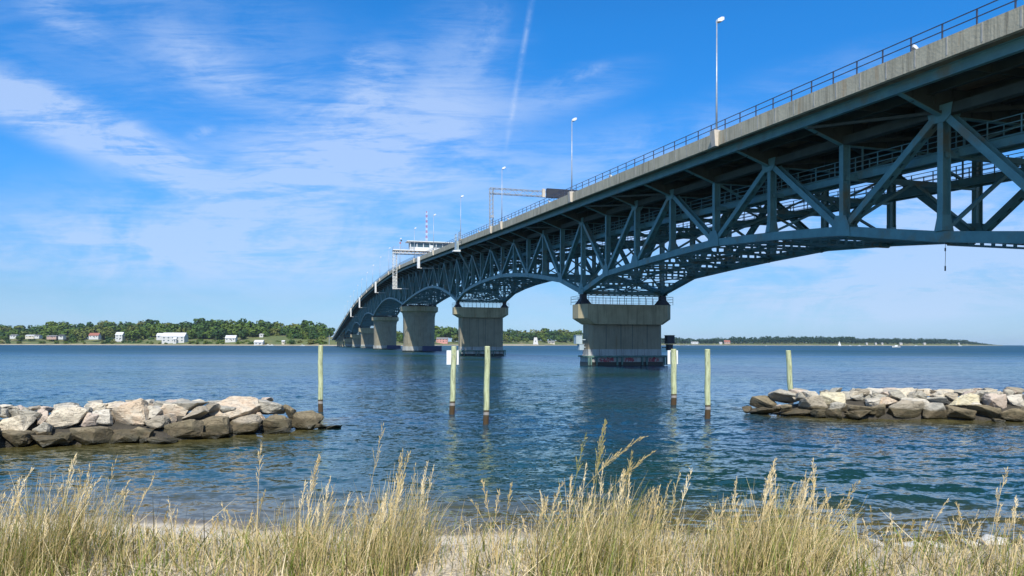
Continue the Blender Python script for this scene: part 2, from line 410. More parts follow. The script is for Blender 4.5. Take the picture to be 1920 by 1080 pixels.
o = strip(XL + .30, XR - .30, lambda t: sof(t) + .26, lambda t: sof(t) + .004, TA, TB).build('deck_slab', mat('stained and shade-darkened slab soffit', (.20, .165, .095), (.13, .105, .06), 1.2, .9, c3=(.07, .06, .035), s3=.3), BR)  # brown dirt, plus under-deck shade darkened into the slab colour
o = strip(XL + 2.6, XR - 2.6, lambda t: sof(t) + .268, lambda t: sof(t) + .264, TA, TB).build('roadway', asph, BR)
for xa, xb in ((XL, XL + .30), (XR - .30, XR)):
    par = strip(xa, xb, ptop, sof, TA, TB, P / 2).build('parapet', conc, BR)
# thin joint strips and light patches on the near parapet, one every quarter panel
jm = mat('pale joint mortar', (.47, .45, .40), (.38, .37, .33), 3, .9)
mb = MB()
for q in range(-14 * 4, 40 * 4):
    t = tk(q / 4.); mb.hexa([(XL - .012, t - .05, sof(t) + .12), (XL + .01, t - .05, sof(t) + .12), (XL + .01, t + .05, sof(t) + .12), (XL - .012, t + .05, sof(t) + .12),
                             (XL - .012, t - .05, ptop(t) - .02), (XL + .01, t - .05, ptop(t) - .02), (XL + .01, t + .05, ptop(t) - .02), (XL - .012, t + .05, ptop(t) - .02)])
mb.build('parapet_joints', jm, BR)
# railings
def railing(x, t0, t1, lim, h=.86, rails=(.43, .84)):
    mb = MB(); n = int((t1 - t0) / P)
    for i in range(n):
        a, b = t0 + i * P, t0 + (i + 1) * P
        for r in rails: mb.bar((x, a, ptop(a) + r), (x, b, ptop(b) + r), .05, .045)
    ra = mb.build('railing', railm, BR)
    posts = int((t1 - t0) / (P / 4)); rest = MB(); proto = None
    for i in range(posts):
        t = t0 + i * P / 4 + .4
        if proto is None:
            proto = MB().box(-.035, .035, -.03, .03, -.02, h).mesh('rail_post', railm)
        if lim[0] <= i < lim[1]:
            p = bpy.data.objects.new('rail_post', proto); COL.objects.link(p); p.parent = ra; p.location = (x, t, ptop(t))
        else: rest.box(x - .035, x + .035, t - .03, t + .03, ptop(t) - .02, ptop(t) + h)
    if rest.v: tag(rest.build('rail_posts', railm, ra), kind='stuff')
railing(XL + .12, tk(-12), tk(88), (14, 114)); railing(XR - .12, tk(-12), tk(88), (0, 0))

# stringers and floor beams
for x in (-3.3, -1.2, 2.0, 4.5, 7.6, 10.1, 13.3, 15.4):
    e = x in (-3.3, 15.4); dp = .62 if e else .55
    mb = strip(x - .03, x + .03, lambda t: sof(t) - .004, lambda t: sof(t) - dp, TA, TB)
    for zz in (0, dp):
        m2 = strip(x - .16, x + .16, lambda t: sof(t) - zz - .003, lambda t: sof(t) - zz - .05, TA, TB)
        n = len(mb.v); mb.v += m2.v; mb.f += [tuple(i + n for i in f) for f in m2.f]
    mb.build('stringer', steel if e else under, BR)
def floor_beam(k):
    t = tk(k); s = sof(t); mb = MB()
    poly = [(-3.3, s - .62), (-.2, s - 1.75), (W_IN + .2, s - 1.75), (15.4, s - .62), (15.4, s - .05), (-3.3, s - .05)]
    mb.prism(poly, 'y', t - .02, t + .02)
    fl = MB(); fl.bar((-3.45, t, s - .64), (-.2, t, s - 1.78), .34, .07, (0, 1, 0)); fl.bar((15.55, t, s - .64), (W_IN + .2, t, s - 1.78), .34, .07, (0, 1, 0))
    fl.bar((-.2, t, s - 1.79), (W_IN + .2, t, s - 1.79), .34, .06, (0, 1, 0))
    for x in np.arange(-2.4, 15, 1.5): mb.box(x - .01, x + .01, t - .13, t + .13, s - (1.1 if x < -.5 or x > 12.4 else 1.7), s - .06)
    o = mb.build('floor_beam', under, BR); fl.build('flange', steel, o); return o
for k in range(-14, 69): floor_beam(k)
# intermediate cross-frames at deck level
mb = MB()
for k in range(-14, 68):
    t = tk(k + .5); s = sof(t)
    mb.box(-3.25, 15.35, t - .04, t + .04, s - .5, s - .05)
    a, b = tk(k), tk(k + 1)
    for u, v in ((0, W_IN), (W_IN, 0)): mb.bar((u, a, sof(a) - 1.5), (v, b, sof(b) - 1.5), .22, .16, (0, 0, 1))
    if k in (-7, -3, -2, 1, 5): mb.bar((-3.2, b, sof(b) - .75), (-.2, a - .5, sof(a) - 1.6), .18, .14, (0, 0, 1))
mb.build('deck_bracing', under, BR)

# lower chord heights
LC = {-14: 9.5, -13: 9.2, -12: 8.0, -11: 6.2, -10: 4.2, -9: 7.1, -8: 8.35, -7: 9.6, -6: 11.2, -5: 12.0, -4: 12.6, -3: 12.5, -2: 12.3, -1: 12.0, 0: 10.3, 1: 12.57, 2: 13.8, 3: 14.9, 4: 15.7, 5: 16.3,
      6: 16.45, 7: 16.4, 8: 16.1, 9: 15.5, 10: 13.9}
def arch(k0, z0, k1, z1, kp, zp):
    for k in range(k0, k1 + 1):
        if k <= kp: u = (k - k0) / (kp - k0); LC[k] = z0 + (zp - z0) * (1 - (1 - u) ** 1.9)
        else: u = (k1 - k) / (k1 - kp); LC[k] = z1 + (zp - z1) * (1 - (1 - u) ** 1.9)
arch(10, 13.9, 22, 18.2, 15.5, 20.4); arch(22, 18.2, 36, 18.3, 29, 23.6); arch(36, 18.3, 47, 15.2, 41, 21.2); arch(47, 15.2, 57, 12.0, 52, 18.2); arch(57, 12.0, 68, 9.5, 62, 14.4)
PIERS = {-10: 'a', 0: 'a', 10: 'a', 22: 'b', 36: 'b', 47: 'a', 57: 'a', 68: 'a'}
def uz(k): return sof(tk(k)) - 1.45
K0, K1 = -12, 68
def hmember(mb, p, q, wid, dep, fine, holes):
    # two flange plates parallel to the truss plane (x = +-dep/2), web between; optionally perforated cover plates
    p, q = Vector(p), Vector(q); d = (q - p); L = d.length; d = d / L
    n = d.cross(Vector((1, 0, 0))).normalized()
    if not fine:
        mb.bar(p, q, dep, wid); return
    for s in (-1, 1):
        off = Vector((s * (dep / 2 - .025), 0, 0)); mb.bar(p + off, q + off, .05, wid)
    if holes:
        for s in (-1, 1):
            c = n * s * (wid / 2 - .06)
            for e in (-1, 1): mb.bar(p + c + Vector((e * (dep / 2 - .13), 0, 0)), q + c + Vector((e * (dep / 2 - .13), 0, 0)), .16, .03)
            m = max(2, int(L / 1.05)); st = L / m
            for i in range(m + 1):
                a = max(0, i * st - st * .33); b = min(L, i * st + st * .33)
                mb.bar(p + d * a + c, p + d * b + c, dep - .4, .026)
    else:
        mb.bar(p, q, dep - .1, .05)
        if wid > .3:
            pass
def chord_wid(z): return .62
def gusset(mb, k, z, up, near, x):
    # plate either side of the chord at a node, trimmed corners
    t = tk(k); w = .95; h = 1.1
    if up: poly = [(-w, -.36), (w, -.36), (w * .95, .35), (w * .55, h), (-w * .55, h), (-w * .95, .35)]
    else: poly = [(-w, .33), (w, .33), (w * .85, -.4), (w * .4, -.72), (-w * .4, -.72), (-w * .85, -.4)]
    g = (LC.get(k + 1, z) - LC.get(k - 1, z)) / (2 * P) if up else (uz(k + 1) - uz(k - 1)) / (2 * P)
    pl = [(t + a, z + b + a * g) for a, b in poly]
    for s in (-1, 1): mb.prism(pl, 'x', x + s * .345, x + s * .375)
TR = []
for xi, x in enumerate((0., W_IN)):
    tr = empty('truss'); tr.parent = BR; TR.append(tr)
    lc, uc, gs = MB(), MB(), MB()
    for k in range(K0, K1):
        a, b = (x, tk(k), LC[k]), (x, tk(k + 1), LC[k + 1])
        lc.bar(a, b, .66, .64); 
        lc.bar((x, a[1], a[2] - .335), (x, b[1], b[2] - .335), .76, .035)
        uc.bar((x, tk(k), uz(k)), (x, tk(k + 1), uz(k + 1)), .6, .6)
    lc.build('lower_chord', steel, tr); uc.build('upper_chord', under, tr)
    for k in range(K0 + 1, K1):
        fine = k < 24
        # which node is at the bottom / top
        if k < -1: bottom = (k % 2 == 0); top = not bottom
        elif k == -1: bottom, top = True, False
        else: bottom = (k % 2 == 1); top = not bottom
        if k < 34 or True:
            for cond, zz, up in ((bottom or k in PIERS, LC[k], True), (top or k == -2, uz(k), False)):
                if cond: gs = MB(); gusset(gs, k, zz, up, True, x); gs.build('gusset_plate', steel, tr)
        v = MB(); wid = .42
        hmember(v, (x, tk(k), LC[k] + .3), (x, tk(k), uz(k) - .3), wid, .62, fine, k in (0, -2, 10, 22))
        # foot flare at plain hangers
        if fine and not bottom:
            for s in (-1, 1): v.prism([(tk(k) - .21, LC[k] + .3), (tk(k) + .21, LC[k] + .3), (tk(k) + .21, LC[k] + 1.5), (tk(k) - .21, LC[k] + 1.5)], 'x', x + s * .30, x + s * .33)
            v.hexa([(x - .45, tk(k) - .3, LC[k] + .32), (x + .45, tk(k) - .3, LC[k] + .32), (x + .45, tk(k) + .3, LC[k] + .32), (x - .45, tk(k) + .3, LC[k] + .32),
                    (x - .31, tk(k) - .2, LC[k] + 1.3), (x + .31, tk(k) - .2, LC[k] + 1.3), (x + .31, tk(k) + .2, LC[k] + 1.3), (x - .31, tk(k) + .2, LC[k] + 1.3)])
        v.build('vertical_post', steel, tr)
    def diag(kt, kb):
        if kt < K0 or kb < K0 or kt > K1 or kb > K1: return
        v = MB(); a = Vector((x, tk(kt), uz(kt))); b = Vector((x, tk(kb), LC[kb])); d = (b - a).normalized()
        near_pier = True
        comp = (kt < -1 and kb > kt) or (-1 <= kt and kt <= 8 and (kt % 2 == 0)) or kt > 8
        hmember(v, a + d * .5, b - d * .5, .46, .60, kt < 22, comp if kt < 14 else False)
        v.build('diagonal_brace', steel, tr)
    for k in range(K0 + 1, -2, 2):          # odd tops left of k=-3
        diag(k, k - 1); diag(k, k + 1)
    diag(-2, -1); diag(0, -1)
    for k in range(0, K1, 2):
        if k > 0: diag(k, k - 1)
        diag(k, k + 1)

# transverse sway frames and lattice laterals
def ladder(mb, p, q, wid, side, pitch=.85, t=.12, barw=.13):
    p, q = Vector(p), Vector(q); d = q - p; L = d.length; d /= L; s = Vector(side); s = (s - d * s.dot(d)).normalized() * wid / 2
    mb.bar(p + s, q + s, t, barw, side); mb.bar(p - s, q - s, t, barw, side)
    n = max(2, int(L / pitch))
    for i in range(n + 1):
        c = p + d * (L * i / n); mb.bar(c - s, c + s, .30, .03, tuple(d))
for k in range(-12, 69):
    mb = MB(); t = tk(k); zl = LC[k]; zu = uz(k) - .3; H = zu - zl; zc = sof(t) - 4.1
    fine = k < 26
    if fine:
        ladder(mb, (.3, t, zl - .1), (W_IN - .3, t, zl - .1), .75, (0, 0, 1))
        ladder(mb, (.3, t + .35, zl - .1), (W_IN - .3, t + .35, zl - .1), .5, (0, 1, 0))
    else: mb.bar((0, t, zl), (W_IN, t, zl), .3, .5)
    if H > 3.0:
        zm = max(zl + 1.8, min(zc, zu - 1.5)) if H < 6 else zl + H * .5
        mb.bar((0, t, zc if H > 6 else zm), (W_IN, t, zc if H > 6 else zm), .3, .35)
        if H > 6:
            for (xa, za), (xb, zb) in (((0, zl + .3), (W_IN / 2, zc)), ((W_IN, zl + .3), (W_IN / 2, zc))): mb.bar((xa, t, za), (xb, t, zb), .2, .24)
            for (xa, za), (xb, zb) in (((0, zc), (W_IN / 2, zu)), ((W_IN, zc), (W_IN / 2, zu))): mb.bar((xa, t, za), (xb, t, zb), .16, .18)
        else:
            for xa, xb in ((0, W_IN), (W_IN, 0)): mb.bar((xa, t, zl + .3), (xb, t, zu), .18, .2)
    mb.build('sway_frame', steel, BR)
mb = MB()
for k in range(-12, 68):
    a, b = tk(k), tk(k + 1); za, zb = LC[k], LC[k + 1]
    if k < 24:
        for u, v in ((.3, W_IN - .3), (W_IN - .3, .3)):
            ladder(mb, (u, a, za - .05), (v, b, zb - .05), .55, (0, 1, 0) if k % 2 else (0, 1, .2), .95)
        ladder(mb, (W_IN / 2, a, za), (W_IN / 2, b, zb), .5, (1, 0, 0), .9)
        ladder(mb, (.3, (a + b) / 2, (za + zb) / 2), (W_IN - .3, (a + b) / 2, (za + zb) / 2), .5, (0, 0, 1), .8)
    else:
        mb.bar((0, a, za), (W_IN, b, zb), .35, .3); mb.bar((W_IN, a, za), (0, b, zb), .35, .3)
mb.build('lateral_bracing', steel, BR)

# inspection catwalks hung inside each truss
for xc in (1.55, W_IN - 1.4):
    cw = empty('catwalk'); cw.parent = BR
    g, r = MB(), MB()
    zf = lambda t: sof(t) - 3.62
    n = 42
    for i in range(-13, n):
        a, b = tk(i), tk(i + 1)
        for s in (-.5, .5): g.bar((xc + s, a, zf(a) - .27), (xc + s, b, zf(b) - .27), .08, .5)
        for s in (-.5, .5): g.bar((xc + s, a, zf(a) - .53), (xc + s, b, zf(b) - .53), .26, .05)
        g.bar((xc, a, zf(a)), (xc, b, zf(b)), 1.3, .05)
        for s in (-.62, .62):
            for hgt in (.36, .7, 1.06): r.bar((xc + s, a, zf(a) + hgt), (xc + s, b, zf(b) + hgt), .045, .045)
            for j in range(4):
                t = a + j * P / 4; r.box(xc + s - .03, xc + s + .03, t - .03, t + .03, zf(t), zf(t) + 1.08)
        g.bar((xc, a, zf(a)), (xc, a, sof(a) - 1.7), .1, .1)
    g.build('walkway_girder', steel, cw); r.build('handrail', steel, cw)

# approach spans beyond the last pier: plate girders on bents
mb = MB()
for x in (0, 4, 8, 12.1):
    s2 = strip(x - .2, x + .2, lambda t: sof(t) - .62, lambda t: sof(t) - 2.6, tk(68), tk(90)); n = len(mb.v); mb.v += s2.v; mb.f += [tuple(i + n for i in f) for f in s2.f]
mb.build('approach_girder', steel, BR)
for k in (72, 76, 80, 84):
    t = tk(k); mb = MB(); zt = sof(t) - 2.6
    for x in (0, 6, 12.1): mb.box(x - .7, x + .7, t - .7, t + .7, -1, zt - 1)
    mb.box(-1.5, W_IN + 1.5, t - .8, t + .8, zt - 1.2, zt); mb.build('approach_bent', shaftc, BR)

# ------------------------------------------------------------------ piers
red_stain = mat('red graffiti paint', (.36, .07, .08), (.42, .40, .37), 2.4, .8, thr=(.50, .60))
base_c = concrete('waterline concrete', (.46, .47, .44), (.20, .16, .14), (.34, .14, .12), 1.)
algae = mat('wet black algae', (.012, .013, .012), (.02, .02, .015), 2, .4)
greenwood = mat('green fender timber', (.13, .24, .20), (.09, .15, .13), 1.5, .7)
def oct_ring(xa, xb, t, th, ch, z): return [(xa, t - th + ch, z), (xa + ch, t - th, z), (xb - ch, t - th, z), (xb, t - th + ch, z), (xb, t + th - ch, z), (xb - ch, t + th, z), (xa + ch, t + th, z), (xa, t + th - ch, z)]
def pier_a(k, zcap, hcap=2.0, flare=.75):
    t = tk(k); pr = empty('pier'); pr.parent = BR
    zt = zcap; zb = zcap - hcap; xa, xb = -1.15, W_IN + .75; ba, bb = .38, W_IN - .65
    MB().loft([oct_ring(ba - .02, bb + .02, t, 2.1, .7, zb - flare), oct_ring(xa, xb, t, 2.1, 1.0, zb), oct_ring(xa, xb, t, 2.1, 1.0, zt)]).build('pier_cap', pierc, pr)
    MB().loft([oct_ring(ba, bb, t, 1.5, .5, 1.9), oct_ring(ba, bb, t, 1.5, .5, zb - flare + .05)]).build('pier_shaft', shaftc, pr)
    j = MB()
    for q in (.22, .42, .58, .78): x = ba + (bb - ba) * q; j.box(x - .03, x + .03, t - 1.512, t - 1.49, 1.9, zb - flare)
    j.build('shaft_joints', dark, pr)
    MB().loft([oct_ring(ba - .25, bb + .25, t, 1.9, .5, .35), oct_ring(ba - .25, bb + .25, t, 1.9, .5, 1.35), oct_ring(ba - .02, bb + .02, t, 1.56, .5, 1.5), oct_ring(ba - .02, bb + .02, t, 1.56, .5, 2.3)]).build('pier_base', base_c, pr)
    MB().loft([oct_ring(ba - .28, bb + .28, t, 1.93, .5, -1.5), oct_ring(ba - .28, bb + .28, t, 1.93, .5, .55)]).build('waterline_band', algae, pr)
    f = MB(); f.bar((ba - .45, t - 2.05, 1.32), (bb + .45, t - 2.05, 1.32), .25, .2, (0, 0, 1))
    f.bar((ba - .4, t - 2.05, 1.32), (ba - .4, t + 1.6, 1.32), .25, .2, (0, 0, 1)); f.bar((bb + .4, t - 2.05, 1.32), (bb + .4, t + 1.6, 1.32), .25, .2, (0, 0, 1))
    for q in (0, .03, .1, .36, .42, .68, .74, .97, 1.0): x = ba - .35 + (bb - ba + .7) * q; f.box(x - .1, x + .1, t - 2.12, t - 1.92, .1, 1.3)
    f.build('timber_fender', greenwood, pr)
    if k in (0,):
        g = MB()
        for x0, x1 in ((1.7, 3.9), (5.4, 6.9), (9.1, 10.7)):
            cx = (x0 + x1) / 2
            poly = [(x0, .57), (x0 - .1, .95), (x0 + .35, 1.12), (cx - .3, 1.02), (cx, 1.22), (cx + .35, 1.05), (x1 - .2, 1.15), (x1, .7), (x1 - .3, .56)]
            g.prism(poly, 'y', t - 1.915, t - 1.902)
        g.build('red_paint_marks', red_stain, pr)
    # bearings and cap railing
    for x in (0, W_IN):
        b = MB(); zl = LC[k] - .35
        b.loft([[(x - .95, t - .9, zt), (x + .95, t - .9, zt), (x + .95, t + .9, zt), (x - .95, t + .9, zt)], [(x - .4, t - .4, zt + (zl - zt) * .6)] + [(x + .4, t - .4, zt + (zl - zt) * .6), (x + .4, t + .4, zt + (zl - zt) * .6), (x - .4, t + .4, zt + (zl - zt) * .6)],
                [(x - .4, t - .4, zl), (x + .4, t - .4, zl), (x + .4, t + .4, zl), (x - .4, t + .4, zl)]]); b.build('bearing', dark, pr)
    r = MB()
    for yy in (t - 2.0, t + 2.0):
        for hgt in (.4, .8, 1.15): r.bar((xa + .1, yy, zt + hgt), (xb - .1, yy, zt + hgt), .035, .035)
        for x in np.linspace(xa + .1, xb - .1, 14): r.box(x - .025, x + .025, yy - .025, yy + .025, zt, zt + 1.17)
    for x in (xa + .1, xb - .1):
        for hgt in (.4, .8, 1.15): r.bar((x, t - 2, zt + hgt), (x, t + 2, zt + hgt), .035, .035)
    r.build('cap_railing', dark, pr)
    e = MB(); e.bar((.3, t, LC[k] - .1), (W_IN - .3, t, LC[k] - .1), .5, .5); e.build('end_strut', steel, pr)
    return pr
def ngon(cx, t, r, z, n=12, sx=1.): return [(cx + sx * r * math.cos(2 * math.pi * (i + .5) / n), t + r * math.sin(2 * math.pi * (i + .5) / n), z) for i in range(n)]
def pier_b(k, zcap):
    t = tk(k); pr = empty('pier'); pr.parent = BR; cx = W_IN / 2
    MB().loft([ngon(cx, t, 6.5, zcap - 2.4), ngon(cx, t, 7.35, zcap - 1.75), ngon(cx, t, 7.35, zcap)]).build('pier_cap', pierc, pr)
    MB().loft([ngon(cx, t, 6.0, 2.0, 24), ngon(cx, t, 6.1, zcap - 4, 24), ngon(cx, t, 6.45, zcap - 2.3, 24)]).build('pier_shaft', shaftc, pr, smooth=False)
    MB().loft([ngon(cx, t, 6.5, .4, 16), ngon(cx, t, 6.5, 2.0, 16)]).build('pier_base', base_c, pr)
    MB().loft([ngon(cx, t, 6.53, -1.5, 16), ngon(cx, t, 6.53, .45, 16)]).build('waterline_band', algae, pr)
    f = MB(); f.box(cx + .2, cx + 7.4, t - 8.2, t - 7.0, .2, 2.2); f.build('fender_rack', navy, pr)
    d = MB(); d.loft([ngon(cx, t, 5.6, zcap), ngon(cx, t, 5.6, zcap + .5)])
    for i in range(8):
        a = math.pi * 2 * i / 8; d.box(cx + 5.4 * math.cos(a) - .7, cx + 5.4 * math.cos(a) + .7, t + 5.4 * math.sin(a) - .5, t + 5.4 * math.sin(a) + .5, zcap + .4, LC[k] - .3)
    for x in (0, W_IN): d.box(x - .7, x + .7, t - .7, t + .7, zcap - .01, LC[k] - .3)
    d.build('pivot_drum', dark, pr)
    return pr
pier_a(-10, 3.0); P1 = pier_a(0, 8.5, 1.95, .8); pier_a(10, 12.15, 1.75, .8); pier_b(22, 17.2); pier_b(36, 17.3); pier_a(47, 13.4, 2.5, 1.); pier_a(57, 10.2, 2.2, .9); pier_a(68, 7.5, 2.2, .9)
# instrument boxes on the first pier
t = tk(0)
for xa, xb, z0, z1, m in ((-1.45, -.55, 3.05, 4.2, steel_lt), (-.95, -.3, 2.2, 2.95, steel_lt), (W_IN + .3, W_IN + 1.4, 3.1, 4.25, dark), (W_IN + .5, W_IN + 1.15, 2.15, 2.95, dark)):
    b = MB(); b.box(xa, xb, t - 1.1, t - .2, z0, z1); b.box(xa - .06, xb + .06, t - 1.16, t - .14, z1, z1 + .06)
    b.bar((xa if xa > 0 else xb, t - .6, (z0 + z1) / 2), (W_IN - .3 if xa > 0 else .1, t - .6, (z0 + z1) / 2), .12, .12, (0, 0, 1)); b.build('instrument_box', m, P1)
# rope hanging below the lower chord
t = tk(-7); b = MB(); b.tube([(0, t - .1, LC[-7] - .33), (.02, t - .1, LC[-7] - 1.2), (-.01, t - .1, LC[-7] - 1.9)], .014, 6); b.box(-.03, .03, t - .13, t - .07, LC[-7] - .9, LC[-7] - .7); b.box(-.03, .03, t - .13, t - .07, LC[-7] - 2.1, LC[-7] - 1.8)
b.build('hanging_rope', dark, BR)

# swing-span end details on the near fascia
tj, _ = onplane(853, 460, 5.2)
b = MB(); z = sof(tj)
b.box(XL - .9, XL - .02, tj - 1.6, tj + 1.2, z - 1.3, z - 1.15); b.box(XL - .92, XL - .86, tj - 1.5, tj + .4, z - 1.15, z + .9)
for q in range(5): b.bar((XL - .89, tj - 1.5 + q * .47, z + .8), (XL - .89, tj - 1.5 + q * .47, z + 2.3), .06, .06)
b.bar((XL - .89, tj - 1.5, z + 2.3), (XL - .89, tj + .4, z + 2.3), .06, .06); b.bar((XL - .89, tj - 1.5, z + 1.6), (XL - .89, tj + .4, z + 1.6), .06, .06)
b.box(XL - .85, XL - .02, tj + .3, tj + .37, z - 1.15, z + .9); b.build('end_panel', steel_lt, BR)
b = MB()
for i in range(9):
    yy = tj - 1.6 - i * .35; b.bar((XL - .5, yy, ptop(yy)), (XL - .5, yy, ptop(yy) + 1.5), .04, .04)
for hgt in (.75, 1.1, 1.5): b.bar((XL - .5, tj - 1.6, ptop(tj) + hgt), (XL - .5, tj - 4.4, ptop(tj) + hgt - .15), .05, .05)
b.build('end_fence', galv, BR)
b = MB(); b.bar((XL - .3, tj - .8, z - 1.3), (-.6, tj + 5, z - 5.5), .3, .3); b.build('inclined_strut', steel_lt, BR)
b = MB(); b.box(XL - 1.6, XL - .02, tj - 1.7, tj - .3, z - 1.6, z - 1.3); b.build('end_bracket', whitep, BR)
for px, py0, py1 in ((783, 478, 503), (703, 531, 549), (673, 566, 577), (657, 586, 594)):
    tt, z1 = onplane(px, py1, 4.9); 
    b = MB(); zt = ptop(tt); b.box(XL - .75, XL - .02, tt - .5, tt + .5, z1, zt - .1)
    b.bar((XL - .4, tt, z1 + .1), (W_IN * .3, tt, z1 + .1), .18, .18, (0, 0, 1)); b.build('access_platform', whitep, BR)

# concrete pedestals on the parapet for the lamps
LT = [tk(-4.82 + 4.02 * i) for i in range(0, 17)]
SPT = onplane(918, 420, 4.6)[0]
for t in LT + [SPT, tk(-8.9)]:
    b = MB(); b.loft([[(XL - .28, t - .3, sof(t) - .08), (XL + .1, t - .3, sof(t) - .08), (XL + .1, t + .3, sof(t) - .08), (XL - .28, t + .3, sof(t) - .08)],
                      [(XL - .42, t - .36, ptop(t) + .12), (XL + .32, t - .36, ptop(t) + .12), (XL + .32, t + .36, ptop(t) + .12), (XL - .42, t + .36, ptop(t) + .12)]])
    b.build('lamp_pedestal', cream, BR)

# ------------------------------------------------------------------ objects standing on the bridge (things)
def bw(x, t, z=0): return Vector((X0 + x * CA - t * SA, x * SA + t * CA, z))
lampw = mat('lamp housing white', (.8, .8, .78), (.7, .7, .68), 3, .4)
def make_lamp():
    r = empty('street_lamp')
    MB().tube([(0, 0, 0), (0, 0, 3), (0, 0, 9.1)], [.085, .07, .045], 10).build('pole', galv, r, smooth=True)
    MB().box(-.2, .2, -.2, .2, 0, .06).build('base_plate', galv, r)
    a = MB(); a.tube([(0, 0, 8.95), (.05, 0, 9.15), (.22, 0, 9.21)], .04, 8); a.build('arm', galv, r)
    h = MB(); h.loft([[(.0, -.17, 9.1), (.0, .17, 9.1), (.02, .17, 9.34), (.02, -.17, 9.34)], [(.35, -.24, 9.14), (.35, .24, 9.14), (.33, .24, 9.52), (.33, -.24, 9.52)],
                      [(.62, -.2, 9.32), (.62, .2, 9.32), (.60, .2, 9.56), (.60, -.2, 9.56)]]); h.build('lamp_head', lampw, r, bevel=.02)
    return r
lamp = make_lamp(); first = True
ORD = ['nearest', 'second', 'third', 'fourth', 'fifth', 'sixth', 'seventh', 'eighth', 'ninth', 'tenth', 'eleventh', 'twelfth', 'thirteenth', 'fourteenth', 'fifteenth', 'sixteenth', 'seventeenth']
for side in (0, 1):
    for i, t in enumerate(LT):
        if side and i > 13: continue
        o = lamp if first else copy_tree(lamp); first = False
        o.location = bw(XL + .02 if side == 0 else XR - .02, t, ptop(t) + (.12 if side == 0 else 0)); o.rotation_euler = (0, 0, AX + (math.pi if side else 0))
        if side == 0: lb = ('nearest tall grey street lamp with white head, above the largest truss panels' if i == 0 else '%s grey street lamp along the near parapet, counting away from the beach' % ORD[i])
        else: lb = '%s white headed lamp on the far parapet, mostly hidden behind the deck edge' % ORD[i]
        tag(o, lb, 'street lamp', 'street lamps along the bridge parapets')

# overhead sign gantry
t = SPT; zt = ptop(t); zb = zt + 6.1
G = empty('sign_gantry', bw(0, t, 0), AX); tag(G, 'grey lattice gantry spanning the road with a dark message sign on its right', 'sign gantry')
lt = MB()
for dx in (-.3, .3):
    for dy in (-.3, .3): lt.tube([(XL + dx, dy, zt), (XL + dx, dy, zb + .9)], .06, 6)
for i in range(9):
    z0 = zt + i * .75
    for dy in (-.3, .3): lt.bar((XL - .3, dy, z0), (XL + .3, dy, z0 + .75), .05, .05)
    for dx in (-.3, .3): lt.bar((XL + dx, -.3, z0), (XL + dx, .3, z0 + .75), .05, .05)
lt.build('lattice_post', galv, G)
lt = MB()
for dx in (-.3, .3):
    for dy in (-.3, .3): lt.tube([(XR + dx, dy, zt), (XR + dx, dy, zb + .9)], .06, 6)
lt.build('lattice_post', galv, G)
tr_ = MB(); n = 20
for dy in (-.5, .5):
    for dz in (0, .95): tr_.tube([(XL - .4, dy, zb + dz), (XR + .4, dy, zb + dz)], .065, 6)
for i in range(n):
    xa = XL + (XR - XL) * i / n; xb = XL + (XR - XL) * (i + 1) / n; za, zc = (zb, zb + .95) if i % 2 else (zb + .95, zb)
    for dy in (-.5, .5): tr_.bar((xa, dy, za), (xb, dy, zc), .055, .055)
    tr_.bar((xa, -.5, zb + .95), (xb, .5, zb + .95), .05, .05); tr_.bar((xa, -.5, zb), (xb, .5, zb), .05, .05)
tr_.build('lattice_beam', galv, G)
sg = MB(); sg.box(6.0, 13.6, -1.2, -.62, zb - .35, zb + 1.35); sgo = sg.build('sign_box', mat('dark sign back', (.022, .026, .04), (.03, .034, .045), 1, .5), G, bevel=.04)
sg = MB()
for x in np.arange(7, 13.5, 1.): sg.box(x - .012, x + .012, -1.21, -1.2, zb - .3, zb + 1.3)
sg.build('panel_seams', dark, sgo)
sg = MB(); sg.box(5.2, 5.75, -1.0, -.6, zb - .3, zb + 1.25); sg.build('control_cabinet', cream, G)
sg = MB(); sg.box(XL - .35, XL + .35, -.6, -.3, zt + 1.6, zt + 2.1); sg.build('junction_box', galv, G)

# control house spanning the road over the pivot pier
t = onplane(740, 475, 5.2)[0] + 1; zr = sof(t) + .3
H = empty('control_house', bw(0, t, 0), AX); tag(H, 'white flat roofed bridge control house standing on a frame above the roadway', 'control house')
zf = onplane(745, 470, 5.0)[1]
zf = zr + 6.6
c = MB()
for dx in (XL - 1.6, XL - .25):
    for dy in (-1.6, -.1): c.box(dx, dx + .16, dy, dy + .16, zr - 7.2, zf + .2)
for q in range(11):
    z0 = zr - 7.2 + q * 1.28; c.box(XL - 1.6, XL - .1, -1.58, -1.5, z0, z0 + .12); c.box(XL - 1.6, XL - 1.5, -1.6, 0, z0, z0 + .12)
    c.bar((XL - 1.5, -1.55, z0), (XL - .2, -1.55, z0 + 1.28), .09, .09)
c.box(XL - 1.45, XL - .25, -1.4, -.1, zr - 7.0, zr - 2.6); c.box(XL - 1.7, XL - .05, -1.7, .1, zr - 7.4, zr - 7.2); c.build('stair_tower', mat('pale grey paint', (.62, .63, .60), (.50, .51, .49), 2, .6), H)
c = MB()
for i in range(9):
    z0 = zr + .4 + i * .62; c.bar((XL - 1.65, -1.65, z0), (XL - .05, -1.65, z0 + .6), .08, .08)
c.build('stair_bracing', whitep, H)
c = MB(); c.bar((XL - .4, -1.5, zr - 7.2), (0, -1.5, zr - 7.2), .2, .2, (0, 0, 1)); c.build('access_beam', whitep, H)
c = MB(); c.box(XR + .1, XR + 1.4, -1.5, .2, zr - 3, zf); c.build('support_column', cream, H)
c = MB(); c.box(XL - 1.6, XR + 1.4, -2.2, 2.2, zf, zf + .35); c.build('floor_slab', whitep, H)
c = MB()
for yy in (-2., 2.): c.bar((XL - 1.4, yy, zf - .9), (XR + 1.2, yy, zf - .9), .25, .3, (0, 0, 1))
